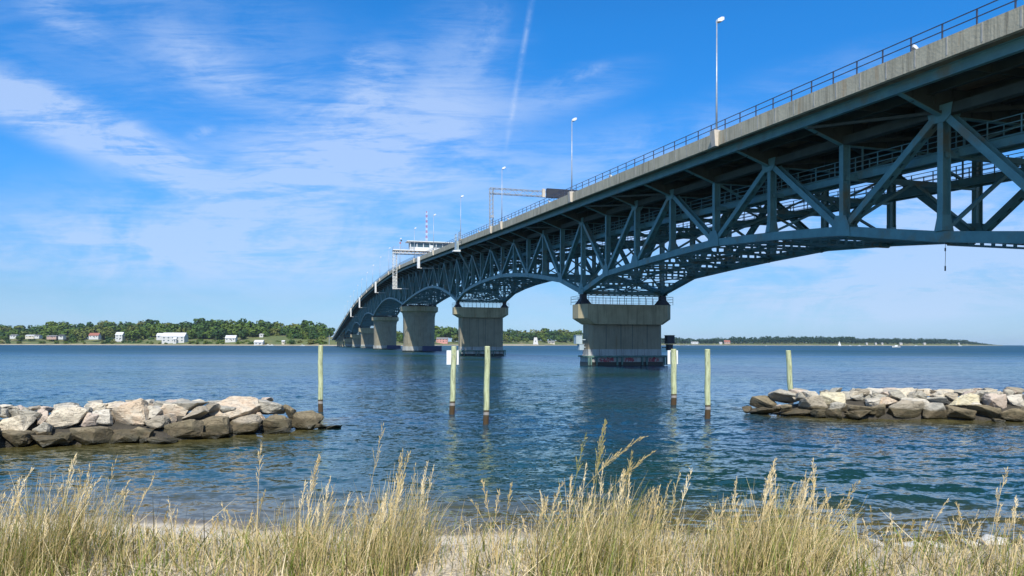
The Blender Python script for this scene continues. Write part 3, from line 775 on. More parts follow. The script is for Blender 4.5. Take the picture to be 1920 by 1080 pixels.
for x in np.arange(XL - 1.2, XR + 1., 1.5):
    for yy in (-2., 2.): c.bar((x, yy, zf - .9), (x + .75, yy, zf), .1, .1); c.bar((x + .75, yy, zf), (x + 1.5, yy, zf - .9), .1, .1)
c.build('support_truss', cream, H)
c = MB()
for hgt in (.5, 1.0):
    c.bar((XL - 1.5, -2.15, zf + .35 + hgt), (2.0, -2.15, zf + .35 + hgt), .06, .06, (0, 0, 1)); c.bar((XL - 1.5, -2.15, zf + .35 + hgt), (XL - 1.5, 2.15, zf + .35 + hgt), .06, .06, (0, 0, 1))
for x in np.arange(XL - 1.5, 2.2, .8): c.box(x - .03, x + .03, -2.18, -2.12, zf + .35, zf + 1.4)
c.build('balcony_rail', galv, H)
hx0, hx1 = .2, XR + .6
wl = MB(); wl.box(hx0, hx1, -1.9, 1.9, zf + .35, zf + 1.45); wl.box(hx0, hx1, -1.9, 1.9, zf + 3.0, zf + 3.3)
for x in np.linspace(hx0 + .15, hx1 - .15, 8):
    for yy in (-1.8, 1.8): wl.box(x - .14, x + .14, yy - .1, yy + .1, zf + 1.45, zf + 3.0)
wl.build('wall', whitep, H)
xs_ = np.linspace(hx0 + .15, hx1 - .15, 8)
for i in range(7):
    g = MB(); g.box(xs_[i] + .14, xs_[i + 1] - .14, -1.78, -1.74, zf + 1.45, zf + 3.0); g.build('window', glass, H)
g = MB(); g.box(hx0 + .1, hx1 - .1, -1.4, 1.5, zf + 1.45, zf + 2.99); g.build('interior_core', mat('dim interior', (.22, .25, .27), None, rough=.8), H)
rf = MB(); rf.box(hx0 - 1.2, hx1 + .8, -2.7, 2.7, zf + 3.3, zf + 3.6); rf.build('roof', whitep, H, bevel=.03)
g = MB(); g.box(7.2, 8.6, -2.5, -2.0, zf - .4, zf + 2.2); g.build('white_cabinet', whitep, H)
# red and white mast behind the house
tm = t + 3; M = empty('radio_mast', bw(7.0, tm, zf + 3.6), AX); tag(M, 'slim red and white banded lattice mast rising above the control house roof', 'mast')
nb = 12; hm = 11.5
for i in range(nb):
    b = MB(); z0 = hm * i / nb; z1 = hm * (i + 1) / nb
    for dx, dy in ((-.28, -.2), (.28, -.2), (0, .3)): b.tube([(dx, dy, z0), (dx, dy, z1)], .05, 5)
    b.bar((-.28, -.2, z0), (.28, -.2, z1), .05, .05); b.bar((.28, -.2, z0), (-.28, -.2, z1), .05, .05)
    b.build('mast_section', redp if i % 2 == 0 else whitep, M)
b = MB(); b.box(-.15, .15, -.15, .15, hm, hm + .3); b.build('beacon', redp, M)
for px, lb in ((748, 'thin grey pole with a red signal box on the control house balcony'),):
    x, yy = lev(px, 0); o = empty('signal_pole', bw(XL + 1.2, t - 1.5, zf + .35), AX); tag(o, lb, 'signal pole')
    MB().tube([(0, 0, 0), (0, 0, 3.2)], .06, 6).build('pole', galv, o); MB().box(-.5, .1, -.2, .2, 2.2, 2.6).build('signal_box', redp, o); MB().box(-.1, .45, -.2, .2, 3.0, 3.5).build('signal_box', dark, o)

# ------------------------------------------------------------------ wooden pilings
def pilemat():
    m = bpy.data.materials.new('pale weathered piling'); m.use_nodes = True; T = NT(m.node_tree); b = T.n['Principled BSDF']
    g = T.new('ShaderNodeNewGeometry'); s = T.new('ShaderNodeSeparateXYZ'); T.l.new(g.outputs['Position'], s.inputs[0]); tcn = T.new('ShaderNodeTexCoord'); vec = tcn.outputs['Object']
    c = T.mix(T.mr(T.noise(T.mapping(vec, (6, 6, .8)), 2.5, 6, .65), .4, .65), (.56, .60, .36), (.40, .43, .22))
    cr = T.mr(T.noise(T.mapping(vec, (14, 14, .9)), 2, 5, .75), .54, .64); c = T.mix(cr, c, (.12, .12, .06))
    z = T.m('ADD', s.outputs[2], T.m('MULTIPLY', T.noise(vec, 4, 3), .08))
    c = T.mix(T.mr(z, .60, .57), c, (.075, .055, .028))
    c = T.mix(T.m('MULTIPLY', T.mr(z, .38, .40), T.mr(z, .52, .50)), c, (.33, .30, .27))
    c = T.mix(T.mr(z, .36, .30), c, (.075, .045, .018))
    T.put(b.inputs['Base Color'], c); b.inputs['Roughness'].default_value = .85
    bn = T.new('ShaderNodeBump'); bn.inputs['Distance'].default_value = .012
    T.l.new(T.noise(T.mapping(vec, (14, 14, 1)), 2, 5, .6), bn.inputs['Height']); T.l.new(bn.outputs[0], b.inputs['Normal'])
    return m
pm = pilemat()
signm = mat('white signboard', (.80, .82, .82), (.72, .74, .74), 2, .5)
for px, pw, pyw, pyt, lean, sign, lb in (
    (601, 10, 772, 648, 0.3, None, 'greenish wooden piling standing alone beyond the tip of the left breakwater'),
    (847.5, 11, 776, 650, -3.5, (837, 860, 657, 684), 'greenish wooden piling with a white signboard, left of the closest piling'),
    (911, 11.5, 796, 650, -3, None, 'tallest looking pale green piling in the middle of the water, no sign on it'),
    (1263, 11.5, 759, 655, 0, (1251.5, 1271, 657, 683), 'greenish wooden piling with a white signboard, right of the nearest bridge pier'),
    (1326.5, 11.5, 784, 655.5, 0, None, 'pale green piling between the signed piling and the right breakwater'),
    (1483, 10.5, 757, 657.5, 5, None, 'pale green piling rising from behind the rocks of the right breakwater')):
    b0 = at(px, pyw); r0 = pw / 2 * .92 * b0.y / F; top = atY(px - lean, pyt, b0.y)
    o = empty('wooden_piling', (b0.x, b0.y, 0)); tag(o, lb, 'piling', 'wooden pilings in the water')
    d = Vector((top.x - b0.x, .0, top.z)); b = MB(); n = 10; pts = []; rad = []
    for i in range(n + 1):
        u = i / n; z = -1.2 + (top.z + 1.2) * u; pts.append((d.x * z / top.z + .01 * math.sin(i * 1.7 + px), .01 * math.cos(i * 2.1 + px), z)); rad.append(r0 * (1.04 - .07 * u + .015 * math.sin(i * 2.3 + px)))
    pts.append((pts[-1][0], pts[-1][1], pts[-1][2] + .02)); rad.append(r0 * .8)
    b.tube(pts, rad, 14).build('post', pm, o, smooth=False)
    if sign:
        x0, x1, y0, y1 = sign; A = atY(x0, y1, b0.y + r0 + .03); B = atY(x1, y0, b0.y + r0 + .03)
        s = MB(); s.box(A.x - b0.x, B.x - b0.x, r0 + .02, r0 + .05, A.z, B.z); s.build('signboard', signm, o, bevel=.008)
        s = MB(); zc = (A.z + B.z) / 2
        for zz in (zc + .14, zc - .14): s.tube([(-.02 + d.x * .8, -r0 - .01, zz), (-.02 + d.x * .8, r0 + .04, zz)], .018, 6)
        s.build('bolts', galv, o)

# ------------------------------------------------------------------ breakwater boulders
def rockmat(name, c1, c2, c3):
    m = bpy.data.materials.new(name); m.use_nodes = True; T = NT(m.node_tree); b = T.n['Principled BSDF']
    g = T.new('ShaderNodeNewGeometry'); s = T.new('ShaderNodeSeparateXYZ'); T.l.new(g.outputs['Position'], s.inputs[0]); pos = g.outputs['Position']
    c = T.mix(T.mr(T.noise(pos, 2.2, 8, .65, .4), .38, .62), c1, c2)
    c = T.mix(T.mr(T.noise(T.mapping(pos, (1, 1, 2.4), (.5, .2, 0), (3, 7, 1)), 5, 8, .7, .8), .55, .68), c, c3)
    c = T.mix(T.mr(T.noise(pos, 24, 5, .75), .62, .72), c, tuple(x * .55 for x in c2))
    z = T.m('ADD', s.outputs[2], T.m('MULTIPLY', T.noise(pos, 1.6, 4), .26))
    wetc = T.mix(T.mr(T.noise(pos, 3., 6, .6), .35, .65), (.135, .105, .06), (.085, .072, .040))
    c = T.mix(T.mr(z, .60, .50), c, wetc)
    c = T.mix(T.mr(z, .30, .20), c, (.030, .028, .014))
    T.put(b.inputs['Base Color'], c); T.put(b.inputs['Roughness'], T.mr(z, .2, .4, .45, .9))
    bn = T.new('ShaderNodeBump'); bn.inputs['Distance'].default_value = .06
    h = T.m('ADD', T.noise(pos, 4.5, 10, .68, .3), T.m('MULTIPLY', T.mr(T.noise(T.mapping(pos, (1, 1, 3), (.4, .3, 0)), 2.2, 4, .6, 1.5), .48, .52), .35))
    T.l.new(h, bn.inputs['Height']); T.l.new(bn.outputs[0], b.inputs['Normal'])
    return m
RM = {'cream': rockmat('cream boulder', (.68, .60, .45), (.58, .50, .38), (.38, .33, .26)),
      'white': rockmat('whitish boulder', (.62, .57, .47), (.54, .49, .40), (.36, .33, .27)),
      'orange': rockmat('orange tan boulder', (.60, .46, .32), (.58, .50, .38), (.36, .23, .13)),
      'yellow': rockmat('yellowish boulder', (.60, .52, .33), (.62, .56, .40), (.42, .34, .20)),
      'pink': rockmat('pinkish boulder', (.60, .48, .38), (.52, .44, .36), (.36, .30, .25)),
      'grey': rockmat('grey boulder', (.36, .34, .28), (.46, .42, .34), (.19, .18, .15)),
      'brown': rockmat('brown boulder', (.26, .21, .13), (.20, .165, .10), (.13, .11, .07)),
      'tan': rockmat('tan boulder', (.40, .34, .25), (.33, .29, .22), (.22, .19, .14))}
def rock_mesh(seed, m):
    rr = np.random.RandomState(seed); import bmesh
    n = rr.randint(11, 17); p = rr.normal(size=(n, 3)); p /= np.linalg.norm(p, axis=1)[:, None]
    p = np.sign(p) * np.abs(p) ** .62; p *= rr.uniform(.84, 1.06, (n, 1)); p /= np.abs(p).max(0)
    bm = bmesh.new()
    for q in p: bm.verts.new(q)
    r = bmesh.ops.convex_hull(bm, input=bm.verts)
    for v in [v for v in bm.verts if not v.link_faces]: bm.verts.remove(v)
    bmesh.ops.dissolve_limit(bm, angle_limit=R(16), verts=bm.verts, edges=bm.edges)
    bmesh.ops.bevel(bm, geom=bm.edges[:], offset=.085, segments=2, affect='EDGES', profile=.6)
    bmesh.ops.triangulate(bm, faces=bm.faces[:])
    bmesh.ops.subdivide_edges(bm, edges=[e for e in bm.edges if e.calc_length() > .3], cuts=2, use_grid_fill=True)
    bmesh.ops.triangulate(bm, faces=bm.faces[:])
    off = Vector(rr.uniform(-50, 50, 3))
    for v in bm.verts:
        d = mnoise.fractal(v.co * 1.6 + off, .8, 2.1, 5) * .11 + mnoise.noise(v.co * 4.5 + off) * .035
        v.co *= 1 + d
    bmesh.ops.recalc_face_normals(bm, faces=bm.faces)
    me = bpy.data.meshes.new('boulder'); bm.to_mesh(me); bm.free(); me.materials.append(m)
    me.polygons.foreach_set('use_smooth', [False] * len(me.polygons)); return me
ROCK_N = [0]
def place_rock(px, py, w, h, colr, line, label, group, rot=0., dz=1.0):
    # intersect the view ray with the sloping face of the rubble mound
    x, y = lev(px, py); best = None
    for i in range(400):
        Y = 16 + i * .06; X = x * Y / F; z = EYE + y * Y / F; fr = bw_front(line, X); s = (Y - fr)
        zz = min(.95, s * .48) if s > 0 else s * .48
        if z <= zz + 1e-3: best = (X, Y, z); break
    if best is None: return
    X, Y, z = best; ww = w * Y / F; hh = h * Y / F
    ROCK_N[0] += 1
    o = bpy.data.objects.new('boulder', rock_mesh(100 + ROCK_N[0], RM[colr])); COL.objects.link(o)
    dep = max(ww * .75, .5)
    o.scale = (ww / 2 * 1.13, dep / 2 * 1.1, hh / 2 * 1.2); o.location = (X, Y + dep * .30, z); o.rotation_euler = (rng.uniform(-.12, .05), rot if rot else rng.uniform(-.12, .12), rng.uniform(-.25, .25))
    tag(o, label, 'boulder', group)
def side_word(i, n): return
LROCK = [(26, 799, 54, 28, 'cream'), (20, 824, 60, 28, 'brown'), (41, 779, 60, 24, 'grey'), (22, 769, 28, 14, 'cream'), (57, 769, 24, 13, 'grey'), (4, 776, 18, 16, 'grey'), (79, 783, 22, 32, 'pink'), (119, 787, 64, 44, 'cream'),
         (76, 806, 32, 26, 'grey'), (75, 829, 80, 20, 'brown'), (175, 763, 44, 16, 'cream'), (150, 773, 32, 18, 'grey'), (188, 784, 38, 34, 'white'), (163, 789, 28, 26, 'pink'), (236, 780, 68, 46, 'orange'), (213, 762, 40, 16, 'cream'),
         (160, 818, 66, 34, 'brown'), (225, 818, 68, 30, 'brown'), (264, 815, 36, 28, 'brown'), (285, 775, 28, 24, 'white'), (290, 794, 38, 22, 'tan'), (313, 786, 26, 20, 'orange'), (325, 771, 42, 22, 'orange'), (350, 763, 62, 22, 'grey'),
         (362, 780, 50, 28, 'tan'), (340, 806, 62, 38, 'brown'), (402, 801, 54, 34, 'brown'), (432, 767, 84, 36, 'orange'), (452, 797, 62, 38, 'tan'), (498, 763, 62, 28, 'grey'), (489, 785, 18, 22, 'orange'), (514, 796, 52, 30, 'brown'),
         (538, 776, 28, 28, 'brown'), (570, 789, 58, 32, 'brown'), (510, 809, 52, 14, 'tan'), (622, 803, 34, 8, 'brown'), (594, 799, 32, 11, 'brown'), (608, 803, 24, 9, 'brown'), (395, 816, 60, 14, 'brown'), (402, 757, 28, 13, 'grey'), (498, 751, 20, 9, 'pink'), (120, 763, 40, 14, 'grey'),
         (250, 758, 34, 12, 'tan'), (300, 760, 30, 12, 'grey'), (110, 824, 34, 22, 'brown'), (300, 828, 46, 14, 'brown'), (450, 756, 40, 14, 'cream'),
         (-30, 786, 50, 36, 'cream'), (-40, 820, 60, 36, 'brown'), (-90, 800, 60, 46, 'grey'), (-80, 830, 70, 30, 'brown'), (-20, 768, 40, 18, 'grey'), (-130, 790, 50, 40, 'tan')]
RROCK = [(1405, 768, 28, 14, 'brown'), (1437, 755, 48, 22, 'brown'), (1475, 745, 54, 26, 'grey'), (1505, 744, 24, 18, 'grey'), (1438, 774, 48, 14, 'brown'), (1459, 767, 16, 13, 'pink'), (1474, 765, 22, 13, 'brown'), (1498, 769, 60, 22, 'tan'),
         (1535, 756, 54, 30, 'tan'), (1526, 741, 32, 12, 'white'), (1567, 747, 50, 24, 'yellow'), (1540, 775, 34, 14, 'brown'), (1568, 777, 34, 22, 'grey'), (1577, 764, 36, 18, 'grey'), (1616, 767, 64, 18, 'brown'), (1618, 778, 54, 15, 'brown'),
         (1592, 742, 42, 15, 'grey'), (1642, 743, 44, 20, 'grey'), (1640, 754, 28, 14, 'white'), (1668, 756, 34, 18, 'orange'), (1688, 743, 64, 20, 'grey'), (1706, 769, 68, 32, 'tan'), (1655, 771, 38, 22, 'brown'), (1718, 754, 46, 15, 'white'),
         (1730, 737, 48, 13, 'cream'), (1760, 775, 44, 32, 'grey'), (1761, 753, 38, 15, 'grey'), (1771, 739, 34, 13, 'white'), (1808, 753, 52, 28, 'yellow'), (1812, 737, 48, 12, 'grey'), (1806, 776, 50, 28, 'brown'), (1840, 745, 26, 16, 'grey'),
         (1832, 759, 20, 14, 'white'), (1851, 776, 56, 28, 'brown'), (1874, 755, 42, 30, 'pink'), (1891, 740, 26, 20, 'grey'), (1911, 749, 36, 28, 'white'), (1903, 777, 56, 28, 'brown'), (1876, 790, 18, 7, 'tan'), (1610, 733, 30, 10, 'grey'),
         (1670, 732, 40, 10, 'pink'), (1560, 735, 34, 10, 'grey'), (1505, 735, 30, 10, 'grey'), (1850, 735, 30, 10, 'cream'), (1735, 745, 26, 14, 'grey'), (1785, 744, 24, 14, 'tan'),
         (1950, 752, 50, 34, 'cream'), (1960, 780, 60, 32, 'brown'), (2005, 755, 56, 40, 'grey'), (2010, 784, 60, 30, 'brown'), (2060, 765, 60, 50, 'tan')]
def size_word(w, h):
    a = w * h
    return 'tiny' if a < 420 else 'small' if a < 800 else 'middling' if a < 1500 else 'large' if a < 2400 else 'very large'
def rocks(lst, line, side, tip_first):
    vis = [r for r in lst if -20 < r[0] < 1940]
    order = sorted(lst, key=lambda r: r[0] if tip_first else -r[0])
    cnt = {}
    for r in order:
        px, py, w, h, c = r
        row = 'bottom' if c == 'brown' or py > (bw_front(line, 0) and (800 if side == 'left' else 766)) else ('top' if py < (772 if side == 'left' else 748) else 'middle')
        key = (c, row); cnt[key] = cnt.get(key, 0) + 1
        sz = size_word(w, h); shp = 'flat ' if w > 2.6 * h else 'tall ' if h > w * 1.1 else ''
        nth = {1: 'closest to', 2: 'second from', 3: 'third from', 4: 'fourth from', 5: 'fifth from', 6: 'sixth from', 7: 'seventh from', 8: 'eighth from', 9: 'ninth from', 10: 'tenth from', 11: 'eleventh from', 12: 'twelfth from', 13: 'thirteenth from', 14: 'fourteenth from', 15: 'fifteenth from', 16: 'sixteenth from'}[min(16, cnt[key])]
        lb = '%s %s%s boulder, %s breakwater %s row, %s its tip' % (sz, shp, c, side, row, nth)
        place_rock(px, py, w, h, c, line, lb, 'boulders of the %s breakwater' % side)
rocks(LROCK, LBW, 'left', False); rocks(RROCK, RBW, 'right', True)
for lst, line, side, top, n in ((LROCK, LBW, 'left', (752, 766), 26), (RROCK, RBW, 'right', (731, 742), 26)):
    for i in range(n):
        px = (rng.uniform(-10, 520) if side == 'left' else rng.uniform(1500, 1920)); py = rng.uniform(*top) + (8 if side == 'left' and px < 150 else 0); c = rng.choice(['cream', 'grey', 'white', 'tan', 'pink', 'grey'])
        place_rock(px, py + 4, rng.uniform(20, 36), rng.uniform(11, 18), c, line, 'small %s stone wedged between the top row boulders of the %s breakwater' % (c, side), 'wedged stones of the %s breakwater, %s' % (side, c))
# rubble core behind the facing stones: hidden fill that closes the gaps, gap shade painted into its dark tone, one mass
def core(line, x0, x1, name, lb):
    b = MB(); prev = None; rings = []
    for x in np.linspace(x0, x1, 40):
        f = bw_front(line, x); e = min(1, min(x - x0, x1 - x) / 2.5 + .02) if True else 1
        zt = .68 * e; rings.append([(x, f + .35, -.8), (x, f + .8, .10 * e), (x, f + 1.9, zt), (x, f + 3.0, zt), (x, f + 4.6, -.8)])
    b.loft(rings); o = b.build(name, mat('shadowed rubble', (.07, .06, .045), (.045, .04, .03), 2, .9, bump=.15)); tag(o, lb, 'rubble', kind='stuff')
core(LBW, -20, LBW[-1].x - 1.8, 'rubble_core', 'dark rubble filling the gaps between the boulders of the left breakwater')
core(RBW, RBW[0].x + 1.2, 28, 'rubble_core', 'dark rubble filling the gaps between the boulders of the right breakwater')

# pale stones at the water's edge on the right
for i, (px, py, w, h, lb) in enumerate([(1856, 1004, 52, 22, 'largest pale slab on the wet sand at far right'), (1700, 1013, 40, 9, 'low pale slab on the wet sand left of the largest slab'), (1758, 1014, 30, 7, 'small pale slab between two others on the wet sand'),
                                    (1815, 1010, 26, 10, 'pale stone touching the left side of the largest slab'), (1643, 1010, 14, 7, 'small pale stone at the left end of the row on the wet sand'), (1573, 1022, 46, 8, 'flat pale slab on the sand behind the tall right grass clump')]):
    c = at(px, py, .1); o = bpy.data.objects.new('pale_stone', rock_mesh(500 + i, mat('pale stone %d' % i, (.68, .66, .60), (.58, .55, .48), 6, .85, bump=.01))); COL.objects.link(o)
    o.location = (c.x, c.y, gz(c.x, c.y) + .02); k = c.y / F; o.scale = (w * k / 2 * 1.1, .22, h * k / 2 * 1.3); tag(o, lb, 'stone', 'pale stones on the beach')

# ------------------------------------------------------------------ far shores
lawn = mat('shore grass land', (.085, .12, .030), (.14, .15, .045), .02, .95, coords='Object', c3=(.26, .22, .11), s3=.03)
beachm = mat('far beach sand', (.40, .34, .24), (.30, .26, .18), .05, .9)
def land(name, prof, beach=True):
    # prof: list of (px, Ywater, rise) ; shore line then slope up behind
    rings = []
    for px, Y, rise in prof:
        x = (px - 960) / F
        rings.append([(x * Y, Y, -2.), (x * (Y + 2), Y + 2, .5), (x * (Y + 14), Y + 14, 1.7), (x * (Y + 45), Y + 45, 2.5 + rise * .3), (x * (Y + 110), Y + 110, 3 + rise), (x * (Y + 400), Y + 400, 3 + rise), (x * (Y + 420), Y + 420, -2.)])
    b = MB(); b.loft(rings); o = b.build(name, lawn); tag(o, kind='structure')
    b = MB(); rr = []
    for px, Y, rise in prof:
        x = (px - 960) / F; rr.append([(x * (Y - 1), Y - 1, -.6), (x * (Y + 2), Y + 2 - .4, .62), (x * (Y + 9), Y + 9, 1.45), (x * (Y + 9), Y + 9, .3), (x * (Y + 2), Y + 2, -.8)])
    b.loft(rr); o = b.build('far_beach', beachm); tag(o, kind='structure')
LP = [(-300, 1250, 10), (0, 1180, 8), (180, 1140, 7), (260, 1090, 9), (450, 1040, 12), (560, 1010, 12), (615, 980, 10), (690, 960, 6), (760, 1080, 4), (830, 1300, 4), (900, 1420, 6), (1000, 1500, 8), (1100, 1750, 8), (1180, 1950, 3)]
land('left_shore', LP)
RP = [(1190, 2500, 4), (1300, 2500, 4), (1410, 2450, 6), (1560, 2400, 7), (1700, 2500, 7), (1800, 2800, 6), (1850, 3300, 1), (1880, 4200, .2)]
land('right_shore', RP)
def shoreY(px, prof): return float(np.interp(px, [a for a, b, c in prof], [b for a, b, c in prof]))
def rise(px, prof): return float(np.interp(px, [a for a, b, c in prof], [c for a, b, c in prof]))

def leafmat(name, c1, c2, c3):
    m = bpy.data.materials.new(name); m.use_nodes = True; T = NT(m.node_tree); b = T.n['Principled BSDF']
    oi = T.new('ShaderNodeObjectInfo'); g = T.new('ShaderNodeNewGeometry')
    c = T.mix(T.mr(T.noise(g.outputs['Position'], .22, 4, .6), .38, .62), c1, c2)
    c = T.mix(T.m('MULTIPLY', oi.outputs['Random'], .8), c, c3)
    T.put(b.inputs['Base Color'], c); b.inputs['Roughness'].default_value = .7; b.inputs['Specular IOR Level'].default_value = .2
    return m
leaf = leafmat('broadleaf foliage', (.075, .135, .020), (.048, .100, .017), (.105, .145, .020))
leaf_d = leafmat('dark foliage', (.034, .085, .022), (.026, .065, .018), (.05, .09, .02))
leaf_f = leafmat('distant foliage', (.028, .070, .035), (.020, .052, .030), (.035, .075, .032))
bark = mat('tree bark', (.10, .08, .06), (.07, .055, .04), 3, .9)
def crown_mesh(seed, m, rx, rz, base, nq=420, q=.85, cone=False):
    rr = np.random.RandomState(seed); v = []; f = []
    lobes = [(rr.uniform(-.55, .55) * rx, rr.uniform(-.55, .55) * rx, base + rz * rr.uniform(.25, 1.62), rr.uniform(.42, .62) * rx) for i in range(9)] + [(0, 0, base + rz, rx * .75)]
    for i in range(nq):
        lx, ly, lz, lr = lobes[rr.randint(len(lobes))]; d = rr.normal(size=3); d /= np.linalg.norm(d)
        c = np.array([lx, ly, lz]) + d * lr * rr.uniform(.75, 1.08) * np.array([1, 1, .85])
        n = d + rr.normal(size=3) * .35; n /= np.linalg.norm(n); a = np.cross(n, rr.normal(size=3)); a /= np.linalg.norm(a); b = np.cross(n, a); s = q * rr.uniform(.6, 1.3)
        k = len(v); v += [tuple(c + a * s), tuple(c + b * s * .8), tuple(c - a * s), tuple(c - b * s * .8)]; f.append((k, k + 1, k + 2, k + 3))
    me = bpy.data.meshes.new('crown'); me.from_pydata(v, [], f); me.materials.append(m); return me
CR = {}; CH = 12.0
leaf_y = leafmat('yellow green foliage', (.11, .145, .024), (.075, .115, .020), (.14, .14, .035))
for nm, m in (('y', leaf_y), ('g', leaf), ('d', leaf_d), ('f', leaf_f)):
    CR[nm] = [crown_mesh(10 * i + 3, m, 5.2 + (i % 3) * .8, 4.6 + (i % 2), 1.6, 520, 1.0) for i in range(5)]
trunk_me = MB().tube([(0, 0, -1), (.1, 0, 3), (0, .1, 7)], [.45, .35, .2], 7).tube([(0, 0, 4), (1.6, .5, 7)], [.2, .1], 5).tube([(0, 0, 4.5), (-1.5, -.5, 7.4)], [.2, .1], 5).mesh('trunk', bark)
def tree(X, Y, z, s, kind, label, group, sz=1.):
    o = empty('broadleaf_tree', (X, Y, z), rng.uniform(0, 6.28)); k_ = rng.uniform(.9, 1.6); o.scale = (s * k_, s * k_, s * sz * rng.uniform(.93, 1.05)); tag(o, label, 'tree', group)
    for nm, me in (('crown', rng.choice(CR['y'] if kind == 'g' and rng.random() < .3 else CR[kind])), ('trunk', trunk_me)):
        c = bpy.data.objects.new(nm, me); COL.objects.link(c); c.parent = o
def top_prof(px):   # measured tree-top line of the wood on the left
    return float(np.interp(px, [0, 45, 60, 75, 90, 108, 122, 148, 155, 190, 225, 240, 258, 300, 322, 340, 380, 400, 440, 480, 500, 540, 600, 610, 618],
                           [611, 611, 609, 610, 607, 604, 608, 611, 603, 602, 603, 607, 601, 601, 606, 604, 597, 599, 598, 600, 603, 605, 605, 608, 614]))
# back rows of the left wood
for row, (dy, ystep, dtop) in enumerate(((210, 7, 0), (160, 7.5, 5), (110, 8, 11), (75, 9, 19))):
    px = -30
    while px < 616:
        sy = shoreY(px, LP); Y = sy + dy + rng.uniform(-15, 15); x = (px - 960) / F
        zt = EYE + (HZ - .0 - (top_prof(px) + dtop + rng.uniform(-1.5, 3)) - 2 * 0) * Y / F * 1.0
        base = 2.5 + rise(px, LP) * (1., .9, .75, .5)[row]; s = max(.6, (zt - base) / 12.2)
        if row == 3 and any(a - 4 < px < b + 4 for a, b in ((17, 34), (44, 76), (86, 121), (160, 190), (214, 232), (290, 353), (420, 444), (474, 536))): px += 6; continue
        kind = 'd' if rng.random() < (.30 if row == 0 else .25) else 'g'
        s0 = min(s, 1.9)
        tree(x * Y, Y, zt - CH * s0, s0, kind, 'tree of the dense green wood covering the hill on the left shore', 'trees of the left shore wood')
        px += rng.uniform(1.1, 1.75) * ystep * s0
# front shrubs and trees of the left shore, leaving gaps for houses
gaps = [(17, 34), (44, 76), (86, 106), (107, 121), (160, 190), (214, 232), (290, 353), (420, 444), (474, 520), (525, 536)]
px = -20; 
while px < 612:
    if not any(a < px < b for a, b in gaps):
        Y = shoreY(px, LP) + rng.uniform(12, 50); x = (px - 960) / F; s = rng.uniform(.42, .75)
        tree(x * Y, Y, .6, s, 'g' if rng.random() < .7 else 'd', 'low leafy tree near the water on the left shore, in front of the wood', 'low trees along the left shore')
    px += rng.uniform(5.5, 10)
for px, s in ((36, .7), (82, .6), (104, .5), (125, .7), (158, .6), (192, .7), (211, .6), (232, .8), (284, .8), (300, .55), (312, .5), (356, .7), (418, .6), (446, .7), (470, .7), (498, .6), (60, .9), (100, 1.0), (140, .8), (205, 1.0), (260, 1.1), (360, 1.1), (380, .8), (408, .7), (460, .8), (545, .9), (575, 1.0), (600, 1.05)):
    Y = shoreY(px, LP) + (75 if s > .75 else 16); x = (px - 960) / F; tree(x * Y, Y, 2 if s > .75 else .6, s * (1 if s > .75 else .62), 'd' if px in (60, 205, 380) else 'g', 'middle sized tree between the shore and the left wood', 'middle trees of the left shore')
# wood behind the bridge piers
for row, (dy, dtop) in enumerate(((190, 0), (120, 5), (60, 12))):
    px = 640
    while px < 1098:
        Y = shoreY(px, LP) + dy; x = (px - 960) / F
        tp = float(np.interp(px, [640, 740, 760, 830, 860, 930, 960, 985, 1010, 1045, 1090], [638, 618, 616, 609, 612, 618, 616, 620, 617, 616, 615])) + dtop + rng.uniform(-1, 2.5)
        zt = EYE + (HZ - tp) * Y / F; base = 3 + rise(px, LP) * .6; s = min(2.0, max(.5, (zt - base) / 12.2))
        if not (row == 2 and (818 < px < 840 or 995 < px < 1012 or 1026 < px < 1045)):
            tree(x * Y, Y, zt - CH * s, s, 'g' if rng.random() < .6 else 'd', 'tree of the wood seen between the bridge piers', 'trees seen between the bridge piers')
        px += rng.uniform(10, 15) * s * 1100 / Y
# distant right shore treeline: one mass of many crowns
def far_wood():
    v = []; f = []; rr = np.random.RandomState(4)
    base = [np.array([p.co[:] for p in me.vertices]) for me in CR['f']]; quads = [[tuple(p.vertices) for p in me.polygons] for me in CR['f']]
    for row in range(3):
        px = 1195
        while px < 1868:
            Y = shoreY(px, RP) + 60 + row * 50; x = (px - 960) / F
            tp = float(np.interp(px, [1195, 1250, 1270, 1300, 1330, 1345, 1360, 1385, 1405, 1415, 1430, 1560, 1600, 1606, 1700, 1760, 1800, 1812, 1822, 1840, 1868],
                                 [634, 633, 632, 636, 634, 632, 634, 630, 633, 633, 630.5, 630, 629.5, 633, 633, 633.5, 635, 635.5, 639, 642, 645]))
            tp += rr.uniform(-.4, 1.0) + (2 - row) * .8 * 0 + (0 if row == 2 else 1.5)
            z0 = 2.5 + rise(px, RP) * .5; zt = EYE + (646.0 - tp) * Y / F; s = max(.4, (zt - z0) / 12.2)
            sx = min(s, 1.6); i = rr.randint(5); B = base[i]; sub = rr.rand(len(quads[i])) < .45
            a = rr.uniform(0, 6.28); c, sn = math.cos(a), math.sin(a)
            for qd, ok in zip(quads[i], sub):
                if not ok: continue
                k = len(v)
                for j in qd:
                    p = B[j]; v.append((x * Y + (p[0] * c - p[1] * sn) * sx, Y + (p[0] * sn + p[1] * c) * sx, zt - CH * s + p[2] * s))
                f.append((k, k + 1, k + 2, k + 3))
            px += 8.5 * sx * F / Y * rr.uniform(.7, 1.1)
    me = bpy.data.meshes.new('far_wood'); me.from_pydata(v, [], f); me.materials.append(leaf_f)
    o = bpy.data.objects.new('far_wood', me); COL.objects.link(o); tag(o, 'long dark green treeline on the distant right shore', 'wood', kind='stuff')
far_wood()

